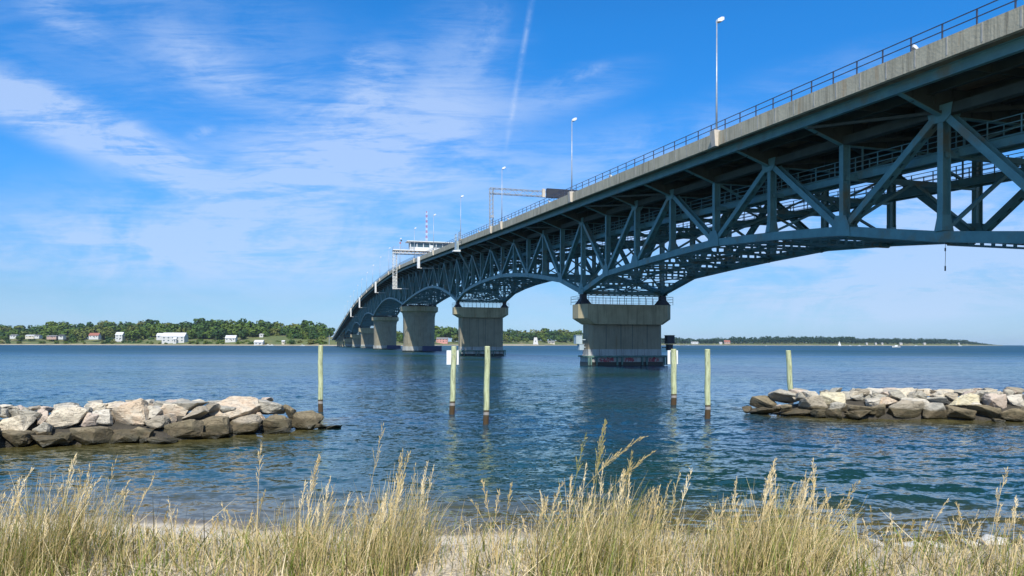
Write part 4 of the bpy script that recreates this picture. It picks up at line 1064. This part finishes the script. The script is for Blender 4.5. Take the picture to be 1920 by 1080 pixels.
# houses
roofs = {'white': mat('pale metal roof', (.66, .66, .65), (.58, .58, .57), 1, .5), 'grey': mat('grey shingles', (.22, .22, .22), (.17, .17, .17), 1, .8), 'red': mat('red brown shingles', (.33, .13, .09), (.27, .10, .07), 1, .8), 'dark': mat('dark shingles', (.07, .07, .08), (.05, .05, .06), 1, .8)}
walls = {'white': mat('white siding', (.60, .60, .58), (.52, .52, .50), 1, .7), 'cream': mat('cream siding', (.62, .56, .44), (.55, .5, .4), 1, .7), 'pink': mat('pink stucco', (.62, .30, .26), (.55, .27, .23), .5, .8), 'brick': mat('pale brick', (.48, .33, .28), (.40, .27, .22), 1, .8)}
def house(px0, px1, ybase, ytop, Y, wall, roof, label, name='house', nwin=4, floors=1, gable=.35, dep=9.):
    cx = (px0 + px1) / 2; A = atY(cx, ybase, Y); B = atY(cx, ytop, Y); wid = (px1 - px0) * Y / F; h = B.z - A.z
    o = empty(name, (A.x, Y, A.z), 0); tag(o, label, 'house' if name != 'boathouse' else 'boathouse')
    hw = h * (1 - gable)
    w_ = MB(); w_.box(-wid / 2, wid / 2, 0, dep, -3, hw); w_.prism([(0, hw), (dep, hw), (dep / 2, h - .1)], 'x', -wid / 2, wid / 2); w_.build('wall', walls[wall], o)
    r_ = MB(); r_.prism([(-.6, hw - .05), (dep / 2, h), (dep + .6, hw - .05), (dep / 2, h + .35)], 'x', -wid / 2 - .5, wid / 2 + .5); r_.build('roof', roofs[roof], o)
    for fl in range(floors):
        for i in range(nwin):
            x = -wid / 2 + wid * (i + .5) / nwin; z0 = hw * (fl + .35) / floors; z1 = hw * (fl + .75) / floors
            g = MB(); g.box(x - wid / nwin * .16, x + wid / nwin * .16, -.08, .02, z0, z1); g.build('window', glass, o)
    g = MB(); g.box(wid * .12 - .5, wid * .12 + .5, -.1, .02, 0, min(2.2, hw * .8)); g.build('door', roofs['dark'], o)
    return o
def sY(px): return shoreY(px, LP)
house(303, 345, 641, 624, sY(320) + 22, 'white', 'white', 'large bright white waterfront building, widest on the left shore', nwin=5, floors=2, gable=.42, dep=14)
house(293, 310, 634, 625, sY(300) + 20, 'white', 'white', 'white wing attached to the left end of the largest white building', nwin=2, gable=.5, dep=8)
house(324, 330, 641.5, 633, sY(320) + 16, 'white', 'white', 'tiny white shed in front of the largest white building', nwin=1, gable=.3, dep=4)
house(18, 30, 632, 627.5, sY(24) + 55, 'white', 'grey', 'leftmost small white house at the edge of the left shore', nwin=2)
house(47, 63, 632, 628, sY(55) + 50, 'cream', 'white', 'low pale house right of the leftmost white house', nwin=3)
house(64, 73, 631.5, 628, sY(68) + 50, 'white', 'grey', 'small white house touching the low pale house', nwin=2)
house(87, 105, 633, 629, sY(95) + 50, 'brick', 'grey', 'low brick coloured house beside the green lawn', nwin=3)
house(109, 118, 633, 627.5, sY(113) + 50, 'white', 'dark', 'narrow white gabled house left of the red roofed house', nwin=1, gable=.45)
house(166, 184, 633, 624.5, sY(175) + 45, 'white', 'red', 'white house with a red brown roof on the left shore', nwin=3, gable=.55)
house(216, 229, 637, 623, sY(222) + 42, 'white', 'white', 'tall white house among trees left of the largest building', nwin=2, floors=2, gable=.35)
house(422, 441, 639, 629, sY(432) + 35, 'white', 'white', 'white house with a porch right of the largest white building', nwin=3, gable=.5)
house(486, 493, 630, 626, sY(490) + 90, 'white', 'white', 'small white roofed house high among trees above the boathouse', nwin=1)
house(528, 533, 643.5, 638.5, sY(530) + 14, 'cream', 'white', 'small cream hut at the water beside the marina', nwin=1, dep=4)
house(476, 492, 646, 638, sY(484) + 2, 'white', 'white', 'white boathouse standing at the water on the left shore', name='boathouse', nwin=2, gable=.5, dep=9)
house(818, 839, 641.5, 633, sY(830) + 40, 'pink', 'grey', 'pink building on the shore left of the second nearest pier', nwin=4, floors=2, gable=.3)
house(1027, 1040, 644, 639.5, sY(1033) + 25, 'cream', 'grey', 'cream cottage right of the white tower by the piers', nwin=2, gable=.5)
house(1358, 1369, 643.5, 638, 2520, 'brick', 'red', 'pale red house on the distant right shore', nwin=3, gable=.55)
house(1296, 1309, 643.7, 641, 2520, 'white', 'white', 'low white building at the distant marina', nwin=3)
house(1349, 1354, 644, 641.5, 2505, 'white', 'white', 'tiny white hut left of the pale red distant house', nwin=1)
for i, (a, b, lb) in enumerate(((1624, 1627, 'leftmost tiny white cottage on the distant beach'), (1641, 1644, 'second tiny white cottage on the distant beach'), (1653, 1656, 'third tiny white cottage on the distant beach'),
                                (1687, 1692, 'wider pale cottage on the distant beach right of the three white ones'), (1732, 1736, 'white cottage near the right end of the distant beach'), (1797, 1799.5, 'last tiny white cottage before the wooded point ends'))):
    house(a, b, 645.0, 643.0, shoreY(a, RP) + 14, 'cream', 'white', lb, nwin=2, dep=8)
# small white tower on the middle beach
Y = sY(1004) + 8; A = atY(1004, 643, Y); o = empty('white_tower', (A.x, Y, 1.2)); tag(o, 'small white tapered tower on the sandy spit between two bridge piers', 'tower')
hh = atY(1004, 633, Y).z - 1.2; wd = 5 * Y / F
MB().loft([[(-wd, -wd, 0), (wd, -wd, 0), (wd, wd, 0), (-wd, wd, 0)], [(-wd * .55, -wd * .55, hh), (wd * .55, -wd * .55, hh), (wd * .55, wd * .55, hh), (-wd * .55, wd * .55, hh)]]).build('body', walls['white'], o)
MB().box(-wd * .62, wd * .62, -wd * .62, wd * .62, hh, hh + .5).build('roof', roofs['white'], o); MB().box(-.8, .8, -wd * .8 - .1, -wd * .7, hh * .4, hh * .6).build('window', glass, o)
# sandy spit in front of the middle wood
b = MB(); rings = []
for px in np.linspace(930, 1022, 12):
    Y = 1380; x = (px - 960) / F; e = 1 if px < 1010 else .4; rings.append([(x * Y, Y, -1.), (x * (Y + 3), Y + 3, 1.2 * e), (x * (Y + 60), Y + 60, 2.6 * e), (x * (Y + 140), Y + 140, -1)])
o = b.loft(rings).build('sand_spit', beachm); tag(o, kind='structure')
# utility pole at the bridge end
Y = 985; A = atY(617, 648, Y); o = empty('utility_pole', (A.x, Y, 0.5)); tag(o, 'slim pale pole with crossbar on the shore at the end of the bridge', 'pole')
MB().tube([(0, 0, 0), (0, 0, 14)], .35, 6).build('post', galv, o); MB().box(-.2, 3.2, -.15, .15, 8, 8.5).build('crossbar', galv, o)

# boats
hullw = mat('white hull', (.82, .82, .8), (.75, .75, .73), 2, .35); sailm = mat('white sail', (.85, .85, .82), (.8, .8, .77), 1, .8)
def hull(L, Wd, hgt):
    n = 9; rings = []
    for i in range(n):
        u = i / (n - 1); w_ = Wd / 2 * (1 - max(0, (u - .45) / .55) ** 2.2) + .04; z1 = hgt * (.85 + .25 * u * u); x = -L / 2 + L * u
        rings.append([(x, -w_, z1), (x, -w_ * .7, -.15), (x, 0, -.35 + .3 * u ** 4), (x, w_ * .7, -.15), (x, w_, z1), (x, 0, z1 + .02)])
    return MB().loft(rings)
def motorboat(px, py, L, label, flip=1, Y=None, zoff=0.):
    A = at(px, py) if Y is None else Vector(((px - 960) / F * Y, Y, 0)); o = empty('motorboat', (A.x, A.y, 0), 0 if flip > 0 else math.pi); tag(o, label, 'motorboat')
    hull(L, L * .32, L * .12).build('hull', hullw, o)
    MB().loft([[(-L * .15, -L * .11, L * .12), (L * .2, -L * .1, L * .12), (L * .2, L * .1, L * .12), (-L * .15, L * .11, L * .12)], [(-L * .12, -L * .09, L * .27), (L * .08, -L * .08, L * .27), (L * .08, L * .08, L * .27), (-L * .12, L * .09, L * .27)]]).build('cabin', hullw, o)
    MB().box(-L * .08, L * .1, -L * .105, -L * .098, L * .16, L * .23).build('windscreen', glass, o)
    return o
def sailboat(px, Y, L, label, sails, hm=1.25):
    o = empty('sailboat', ((px - 960) / F * Y, Y, 0), rng.uniform(-.3, .3)); tag(o, label, 'sailboat', None if sails else 'sailboats moored at the distant marina')
    hull(L, L * .28, L * .1).build('hull', hullw, o); MB().tube([(0, 0, .2), (0, 0, L * hm)], .14, 6).build('mast', galv, o)
    MB().bar((0, 0, L * .2), (-L * .4, 0, L * .2), .15, .15).build('boom', galv, o)
    if sails:
        MB().prism([(-L * .42, L * .22), (-.1, L * .22), (-.1, L * hm)], 'y', -.04, .04).build('main_sail', sailm, o)
        MB().prism([(.1, L * .12), (L * .45, L * .12), (.1, L * hm * .9)], 'y', -.03, .03).build('jib_sail', sailm, o)
motorboat(1680, 651.2, 9.5, 'white motorboat running on the open water at right', -1)
motorboat(1594, 0, 8, 'left one of two small motorboats right of the sailboat', 1, 1900); motorboat(1611, 0, 9, 'right one of two small motorboats right of the sailboat', 1, 1850)
motorboat(1717, 0, 9, 'small white motorboat far out, right of the running motorboat', 1, 2000); motorboat(1800, 0, 11, 'rightmost small white motorboat near the wooded point', 1, 2000); motorboat(1436, 648.4, 4.0, 'tiny white boat above the rightmost piling gap', 1)
motorboat(567, 647.9, 6, 'low white boat moored at the left shore beside the bridge end', 1, 960)
motorboat(502, 0, 7, 'pale boat moored right of the white boathouse', 1, 1015); motorboat(510, 0, 6, 'small boat moored furthest right in the little marina', -1, 1014)
sailboat(1574, 1750, 8.5, 'white sailboat with its sails up on the far water', True, 1.35)
for i, px in enumerate((1253, 1259, 1264, 1270, 1288)):
    sailboat(px, 2350 + 20 * (i % 2), 14, '%s moored bare masted sailboat counted from the nearest pier' % ['first', 'second', 'third', 'fourth', 'fifth'][i], False, 1.2)

# ------------------------------------------------------------------ dune grass
def gmat(name, stops):
    m = bpy.data.materials.new(name); m.use_nodes = True; T = NT(m.node_tree); b = T.n['Principled BSDF']
    a = T.new('ShaderNodeAttribute'); a.attribute_name = 'tint'; cr = T.new('ShaderNodeValToRGB'); T.l.new(a.outputs['Fac'], cr.inputs[0])
    e = cr.color_ramp.elements; e[0].position = stops[0][0]; e[0].color = (*stops[0][1], 1); e[1].position = stops[-1][0]; e[1].color = (*stops[-1][1], 1)
    for p, c in stops[1:-1]: x = e.new(p); x.color = (*c, 1)
    T.put(b.inputs['Base Color'], cr.outputs[0]); b.inputs['Roughness'].default_value = .6; b.inputs['Specular IOR Level'].default_value = .3
    tr = T.new('ShaderNodeBsdfTranslucent'); T.l.new(cr.outputs[0], tr.inputs[0]); mx = T.new('ShaderNodeMixShader'); mx.inputs[0].default_value = .25
    T.l.new(b.outputs[0], mx.inputs[1]); T.l.new(tr.outputs[0], mx.inputs[2]); T.l.new(mx.outputs[0], T.n['Material Output'].inputs[0])
    return m
grassm = gmat('dune grass blades', [(0, (.075, .050, .020)), (.08, (.10, .15, .022)), (.30, (.22, .27, .045)), (.45, (.50, .40, .165)), (.75, (.74, .58, .30)), (1., (.93, .79, .51))])
class Ribbons:
    def __init__(s): s.v = []; s.f = []; s.t = []
    def blade(s, p, yaw, h, lean, curve, w, tint, segs=5, wob=0., tip=None):
        tip = tint if tip is None else tip
        dx, dy = math.cos(yaw), math.sin(yaw); fy = yaw + math.pi / 2 + rng.uniform(-.9, .9); wx, wy = math.cos(fy), math.sin(fy)
        n0 = len(s.v); x, y, z = p; ang = lean
        for i in range(segs + 1):
            u = i / segs; ww = w * (1 - u ** 2.2) * .5 + .0005
            s.v.append((x - wx * ww, y - wy * ww, z)); s.v.append((x + wx * ww, y + wy * ww, z)); s.t += [tint + (tip - tint) * u ** 1.3] * 2
            if i < segs: s.f.append((n0 + 2 * i, n0 + 2 * i + 1, n0 + 2 * i + 3, n0 + 2 * i + 2))
            st = h / segs; x += dx * math.sin(ang) * st; y += dy * math.sin(ang) * st; z += math.cos(ang) * st; ang += curve / segs + rng.uniform(-wob, wob)
        return x, y, z
    def leaflet(s, c, d, L, w, tint):
        d = d.normalized(); a = d.cross(Vector((rng.uniform(-1, 1), rng.uniform(-1, 1), rng.uniform(-1, 1)))).normalized() * w / 2; n = len(s.v)
        m = c + d * L * .45
        s.v += [tuple(c), tuple(m + a), tuple(c + d * L), tuple(m - a)]; s.t += [tint] * 4; s.f.append((n, n + 1, n + 2, n + 3))
    def build(s, name, m, parent=None):
        me = bpy.data.meshes.new(name); me.from_pydata(s.v, [], s.f); a = me.attributes.new('tint', 'FLOAT', 'POINT'); a.data.foreach_set('value', s.t); me.materials.append(m)
        o = bpy.data.objects.new(name, me); COL.objects.link(o)
        if parent: o.parent = parent
        return o
def stalk(rb, hb, p, yaw, h, lean, curve, heavy, tint):
    # a stem of straight segments with a branched seed head on the upper part
    dx, dy = math.cos(yaw), math.sin(yaw); x, y, z = p; ang = lean; N = 12; pts = []
    for i in range(N + 1):
        pts.append(Vector((x, y, z))); st = h / N; x += dx * math.sin(ang) * st; y += dy * math.sin(ang) * st; z += math.cos(ang) * st; ang += curve / N
    for i in range(N):
        a, b = pts[i], pts[i + 1]; d = (b - a).normalized(); w = .0034 * (1.25 - i / N)
        for s_ in (Vector((1, 0, 0)), Vector((0, 1, 0))):
            q = (s_ - d * s_.dot(d)).normalized() * w / 2; n = len(rb.v); rb.v += [tuple(a - q), tuple(a + q), tuple(b + q), tuple(b - q)]; rb.t += [tint] * 4; rb.f.append((n, n + 1, n + 2, n + 3))
    start = int(N * .68); nb = heavy
    for i in range(nb):
        u = start + (N - start) * i / nb; k = min(N - 1, int(u)); c = pts[k].lerp(pts[k + 1], u - k); d = (pts[k + 1] - pts[k]).normalized()
        L = (.05 + .05 * rng.random()) * (1.15 - .8 * i / nb) * (h / .9)
        ph = rng.uniform(0, 6.28); side = Vector((math.cos(ph), math.sin(ph), .1)); bd = (d * 1.1 + side * .38).normalized()
        e = c + bd * L; q = Vector((.0009, 0, 0)); n = len(hb.v); hb.v += [tuple(c - q), tuple(c + q), tuple(e + q), tuple(e - q)]; hb.t += [tint] * 4; hb.f.append((n, n + 1, n + 2, n + 3))
        for j in range(5): hb.leaflet(c.lerp(e, .25 + .18 * j), (bd + Vector((rng.uniform(-.5, .5), rng.uniform(-.5, .5), rng.uniform(-.3, .4)))), .015 + .010 * rng.random(), .0045, tint * .85 + .2 * rng.random())
    hb.leaflet(pts[-1], d, .03, .006, tint)
def tintr(green):    # random tint: brown, green or straw
    r = rng.random()
    if r < .12: return rng.uniform(0, .04)
    if r < .12 + green: return rng.uniform(.08, .42)
    return rng.uniform(.45, 1.)
GR = Ribbons(); SH = Ribbons()
# clump list: px, Y, width(m), tip py, count, green, lean bias (to the right)
CL = [(10, 4.6, .55, 868, 420, .35, .05), (90, 4.9, .55, 850, 520, .35, .08), (150, 5.3, .5, 872, 330, .3, .12), (230, 5.0, .4, 950, 150, .25, .1), (300, 5.2, .6, 975, 200, .2, .05), (380, 4.8, .55, 990, 230, .3, 0), (450, 5.2, .5, 985, 160, .3, 0),
      (520, 5.0, .45, 915, 260, .3, .05), (585, 5.0, .45, 880, 340, .3, .08), (640, 4.8, .4, 930, 220, .25, .0), (690, 5.0, .4, 880, 330, .3, .02), (745, 5.0, .42, 842, 480, .28, .03), (790, 5.3, .3, 880, 220, .2, .05),
      (860, 5.2, .4, 955, 110, .35, 0), (900, 5.0, .3, 915, 90, .3, 0), (960, 5.2, .4, 930, 130, .3, 0), (1020, 5.0, .4, 900, 230, .35, .0), (1075, 4.9, .45, 870, 380, .38, .03), (1140, 4.9, .45, 850, 470, .40, .05), (1200, 5.1, .35, 880, 260, .3, .08), (1240, 5.0, .3, 880, 180, .3, .15),
      (1300, 5.2, .4, 930, 210, .3, .0), (1360, 4.9, .4, 915, 300, .35, .05), (1430, 4.9, .45, 872, 560, .35, .10), (1480, 5.0, .42, 868, 520, .3, .30), (1540, 5.2, .4, 905, 240, .25, .35), (1620, 5.2, .5, 970, 180, .4, 0),
      (1690, 5.0, .5, 960, 150, .45, 0), (1760, 5.0, .45, 950, 160, .4, .15), (1830, 4.9, .5, 930, 200, .4, .3), (1900, 4.8, .5, 940, 230, .4, .1), (1960, 4.8, .5, 920, 200, .4, 0), (-60, 4.7, .5, 860, 300, .35, 0)]
for px, Y, wd, tip, cnt, green, lb in CL:
    x = (px - 960) / F
    for i in range(int(cnt * (.92 if cnt >= 300 else .7))):
        yy = Y + rng.gauss(0, .28); xx = x * Y + rng.gauss(0, wd * .30); z = gz(xx, yy)
        ztip = EYE - (tip - HZ) * yy / F; H_ = max(.25, ztip - z); off = abs(xx - x * Y) / (wd * .7)
        h = H_ * ((.36 + .62 * rng.random() ** 1.15) if cnt >= 300 else (.3 + .65 * rng.random() ** 1.5)) * (1 - .35 * min(1, off)); yaw = rng.uniform(0, 6.28); ln = abs(rng.gauss(.10, .10))
        if rng.random() < .6: yaw = rng.gauss(0, .5); ln = abs(rng.gauss(.06 + lb, .12))
        GR.blade((xx, yy, z - .02), yaw, h, ln, rng.uniform(.05, .9) * (1.7 if rng.random() < .3 else 1), rng.uniform(.0018, .0042), tintr(green + .14), 6, 0., rng.uniform(.3, 1.) if rng.random() < .8 else None)
    for i in range(max(1, cnt // 46)):
        yy = Y + rng.gauss(0, .22); xx = x * Y + rng.gauss(0, wd * .26); z = gz(xx, yy); ztip = EYE - (tip - HZ) * yy / F; H_ = max(.3, ztip - z)
        stalk(GR, SH, (xx, yy, z), rng.gauss(.0, .8), H_ * rng.uniform(.6, 1.02), abs(rng.gauss(.05 + lb * .8, .10)), rng.uniform(.0, .45), rng.randint(6, 14), rng.uniform(.5, 1.))
# low understorey over the whole dune
for i in range(13500):
    yy = 3.9 + 3.6 * rng.random() ** 1.5; xx = rng.uniform(-.78, .78) * yy
    px = 960 + F * xx / yy
    dens = .8 + .3 * mnoise.noise(Vector((xx * 1.7, yy * 1.7, 3)))
    if yy > 5.3 and 760 < px < 1010: dens *= .4
    if yy > 6.0: dens *= .35
    if yy > 5.4 and px > 1580: dens *= .45
    dens *= float(np.interp(px, [0, 180, 200, 480, 500, 760, 775, 865, 880, 1000, 1040, 1300, 1350, 1560, 1620, 1920], [1, 1, 1, 1, 1, 1, .14, .14, .6, .6, 1, 1, .8, 1, .6, .7]))
    if rng.random() > dens: continue
    GR.blade((xx, yy, gz(xx, yy) - .01), rng.uniform(0, 6.28), rng.uniform(.07, .30) * (1 if yy < 5.4 else .7), abs(rng.gauss(.3, .3)), rng.uniform(.1, 1.6), rng.uniform(.003, .007), tintr(.26 if px < 1550 else .3), 5, .12)
# broader green leaves low down
for i in range(2600):
    yy = 3.9 + 1.7 * rng.random(); xx = rng.uniform(-.78, .78) * yy
    if 765 < 960 + F * xx / yy < 875 or rng.random() < .35: continue
    if mnoise.noise(Vector((xx * 1.3, yy * 1.3, 9))) < -.1: continue
    GR.blade((xx, yy, gz(xx, yy) - .01), rng.uniform(0, 6.28), rng.uniform(.12, .32), abs(rng.gauss(.25, .35)), rng.uniform(.3, 1.5), rng.uniform(.006, .0105), rng.uniform(.08, .33), 6, .08, rng.uniform(.15, .6))
for i in range(260):
    yy = 3.9 + 1.8 * rng.random(); xx = rng.uniform(-.78, .78) * yy
    GR.blade((xx, yy, gz(xx, yy) - .01), rng.uniform(0, 6.28), rng.uniform(.2, .5), abs(rng.gauss(.5, .4)), rng.uniform(-.2, .4), rng.uniform(.004, .007), rng.uniform(0, .02), 4, .1)
# broken thatch lying low
for i in range(2400):
    yy = 4.2 + 3.4 * rng.random() ** 1.3; xx = rng.uniform(-.78, .78) * yy
    GR.blade((xx, yy, gz(xx, yy) + .01 + .10 * rng.random()), rng.uniform(0, 6.28), rng.uniform(.12, .45), rng.uniform(1.1, 1.6), rng.uniform(-.2, .3), rng.uniform(.003, .006), rng.choice([rng.uniform(.5, 1), rng.uniform(0, .03)]), 3, .1)
# the loose airy stems between clumps
for i in range(60):
    yy = rng.uniform(4.4, 5.4); xx = rng.uniform(-.74, .74) * yy; z = gz(xx, yy)
    stalk(GR, SH, (xx, yy, z), rng.uniform(0, 6.28), rng.uniform(.25, .5), abs(rng.gauss(.1, .15)), rng.uniform(0, .6), rng.randint(5, 10), rng.uniform(.45, 1.))
tag(GR.build('dune_grass', grassm), 'dry straw and green beach grass covering the dune in the foreground', 'grass', kind='stuff')
tag(SH.build('grass_seed_heads', grassm), 'feathery pale seed heads above the foreground beach grass', 'seed heads', kind='stuff')
# single tall stalks one can pick out
for px, tip, Y, lean, curve, heavy, tint, lb in (
    (1135, 792, 4.9, .06, .10, 34, .40, 'tallest upright seed stalk with a full brown head, right of centre'),
    (1215, 822, 4.9, .30, .75, 30, .55, 'tall seed stalk arching strongly to the right beside the water'),
    (1230, 850, 5.0, .42, .55, 24, .55, 'shorter seed stalk leaning right just under the arching stalk'),
    (490, 835, 5.0, .02, .05, 12, .8, 'thin lone upright stalk in front of the end of the left breakwater'),
    (720, 800, 5.0, .08, .15, 10, .6, 'thin dark stalk standing highest over the centre left clump'),
    (600, 860, 5.0, .10, .15, 34, .72, 'pinkish feathery stalk at the clump left of centre'),
    (1100, 815, 5.0, .06, .20, 16, .35, 'slim brown stalk left of the tallest full headed stalk'),
    (1185, 850, 5.0, .05, .1, 20, .45, 'narrow seed head just right of the tallest full headed stalk'),
    (905, 905, 5.1, -.12, -.1, 14, .75, 'bare forked straw stalk in the sparse gap near the centre'),
    (960, 910, 5.1, .12, .05, 14, .55, 'brownish straw stalk leaning right in the sparse centre gap'),
    (1455, 862, 4.95, .08, .2, 22, .85, 'pale upright plume in the dense clump at right'),
    (1890, 880, 4.9, .10, .2, 12, .8, 'thin pale stalk near the right edge above the ripples')):
    x = (px - 960) / F * Y; z = gz(x, Y); ztip = EYE - (tip - HZ) * Y / F; h = (ztip - z) / max(.6, math.cos(abs(lean) + abs(curve) * .5))
    o = empty('grass_stalk', (x - h * math.sin(lean + curve * .5), Y, z)); tag(o, lb, 'grass stalk')
    a, b = Ribbons(), Ribbons(); stalk(a, b, (0, 0, 0), 0, h, lean, curve, heavy, tint)
    for _ in range(3): a.blade((0, 0, .05), rng.uniform(0, 6.28), h * .5, .2, .9, .005, tint, 6)
    a.build('stem', grassm, o); b.build('seed_head', grassm, o)

# ------------------------------------------------------------------ air
HM = bpy.data.materials.new('thin sea haze'); HM.use_nodes = True; T = NT(HM.node_tree); T.n.clear()
ho = T.new('ShaderNodeOutputMaterial'); hv = T.new('ShaderNodeVolumePrincipled'); T.l.new(hv.outputs[0], ho.inputs['Volume'])
hv.inputs['Color'].default_value = (.62, .80, 1., 1); hv.inputs['Density'].default_value = .00004; hv.inputs['Anisotropy'].default_value = 0.
hz = MB().box(-8000, 8000, -900, 9500, -4, 62).build('haze', HM); tag(hz, 'thin pale blue haze over the river softening the distant shores', 'haze', kind='stuff')
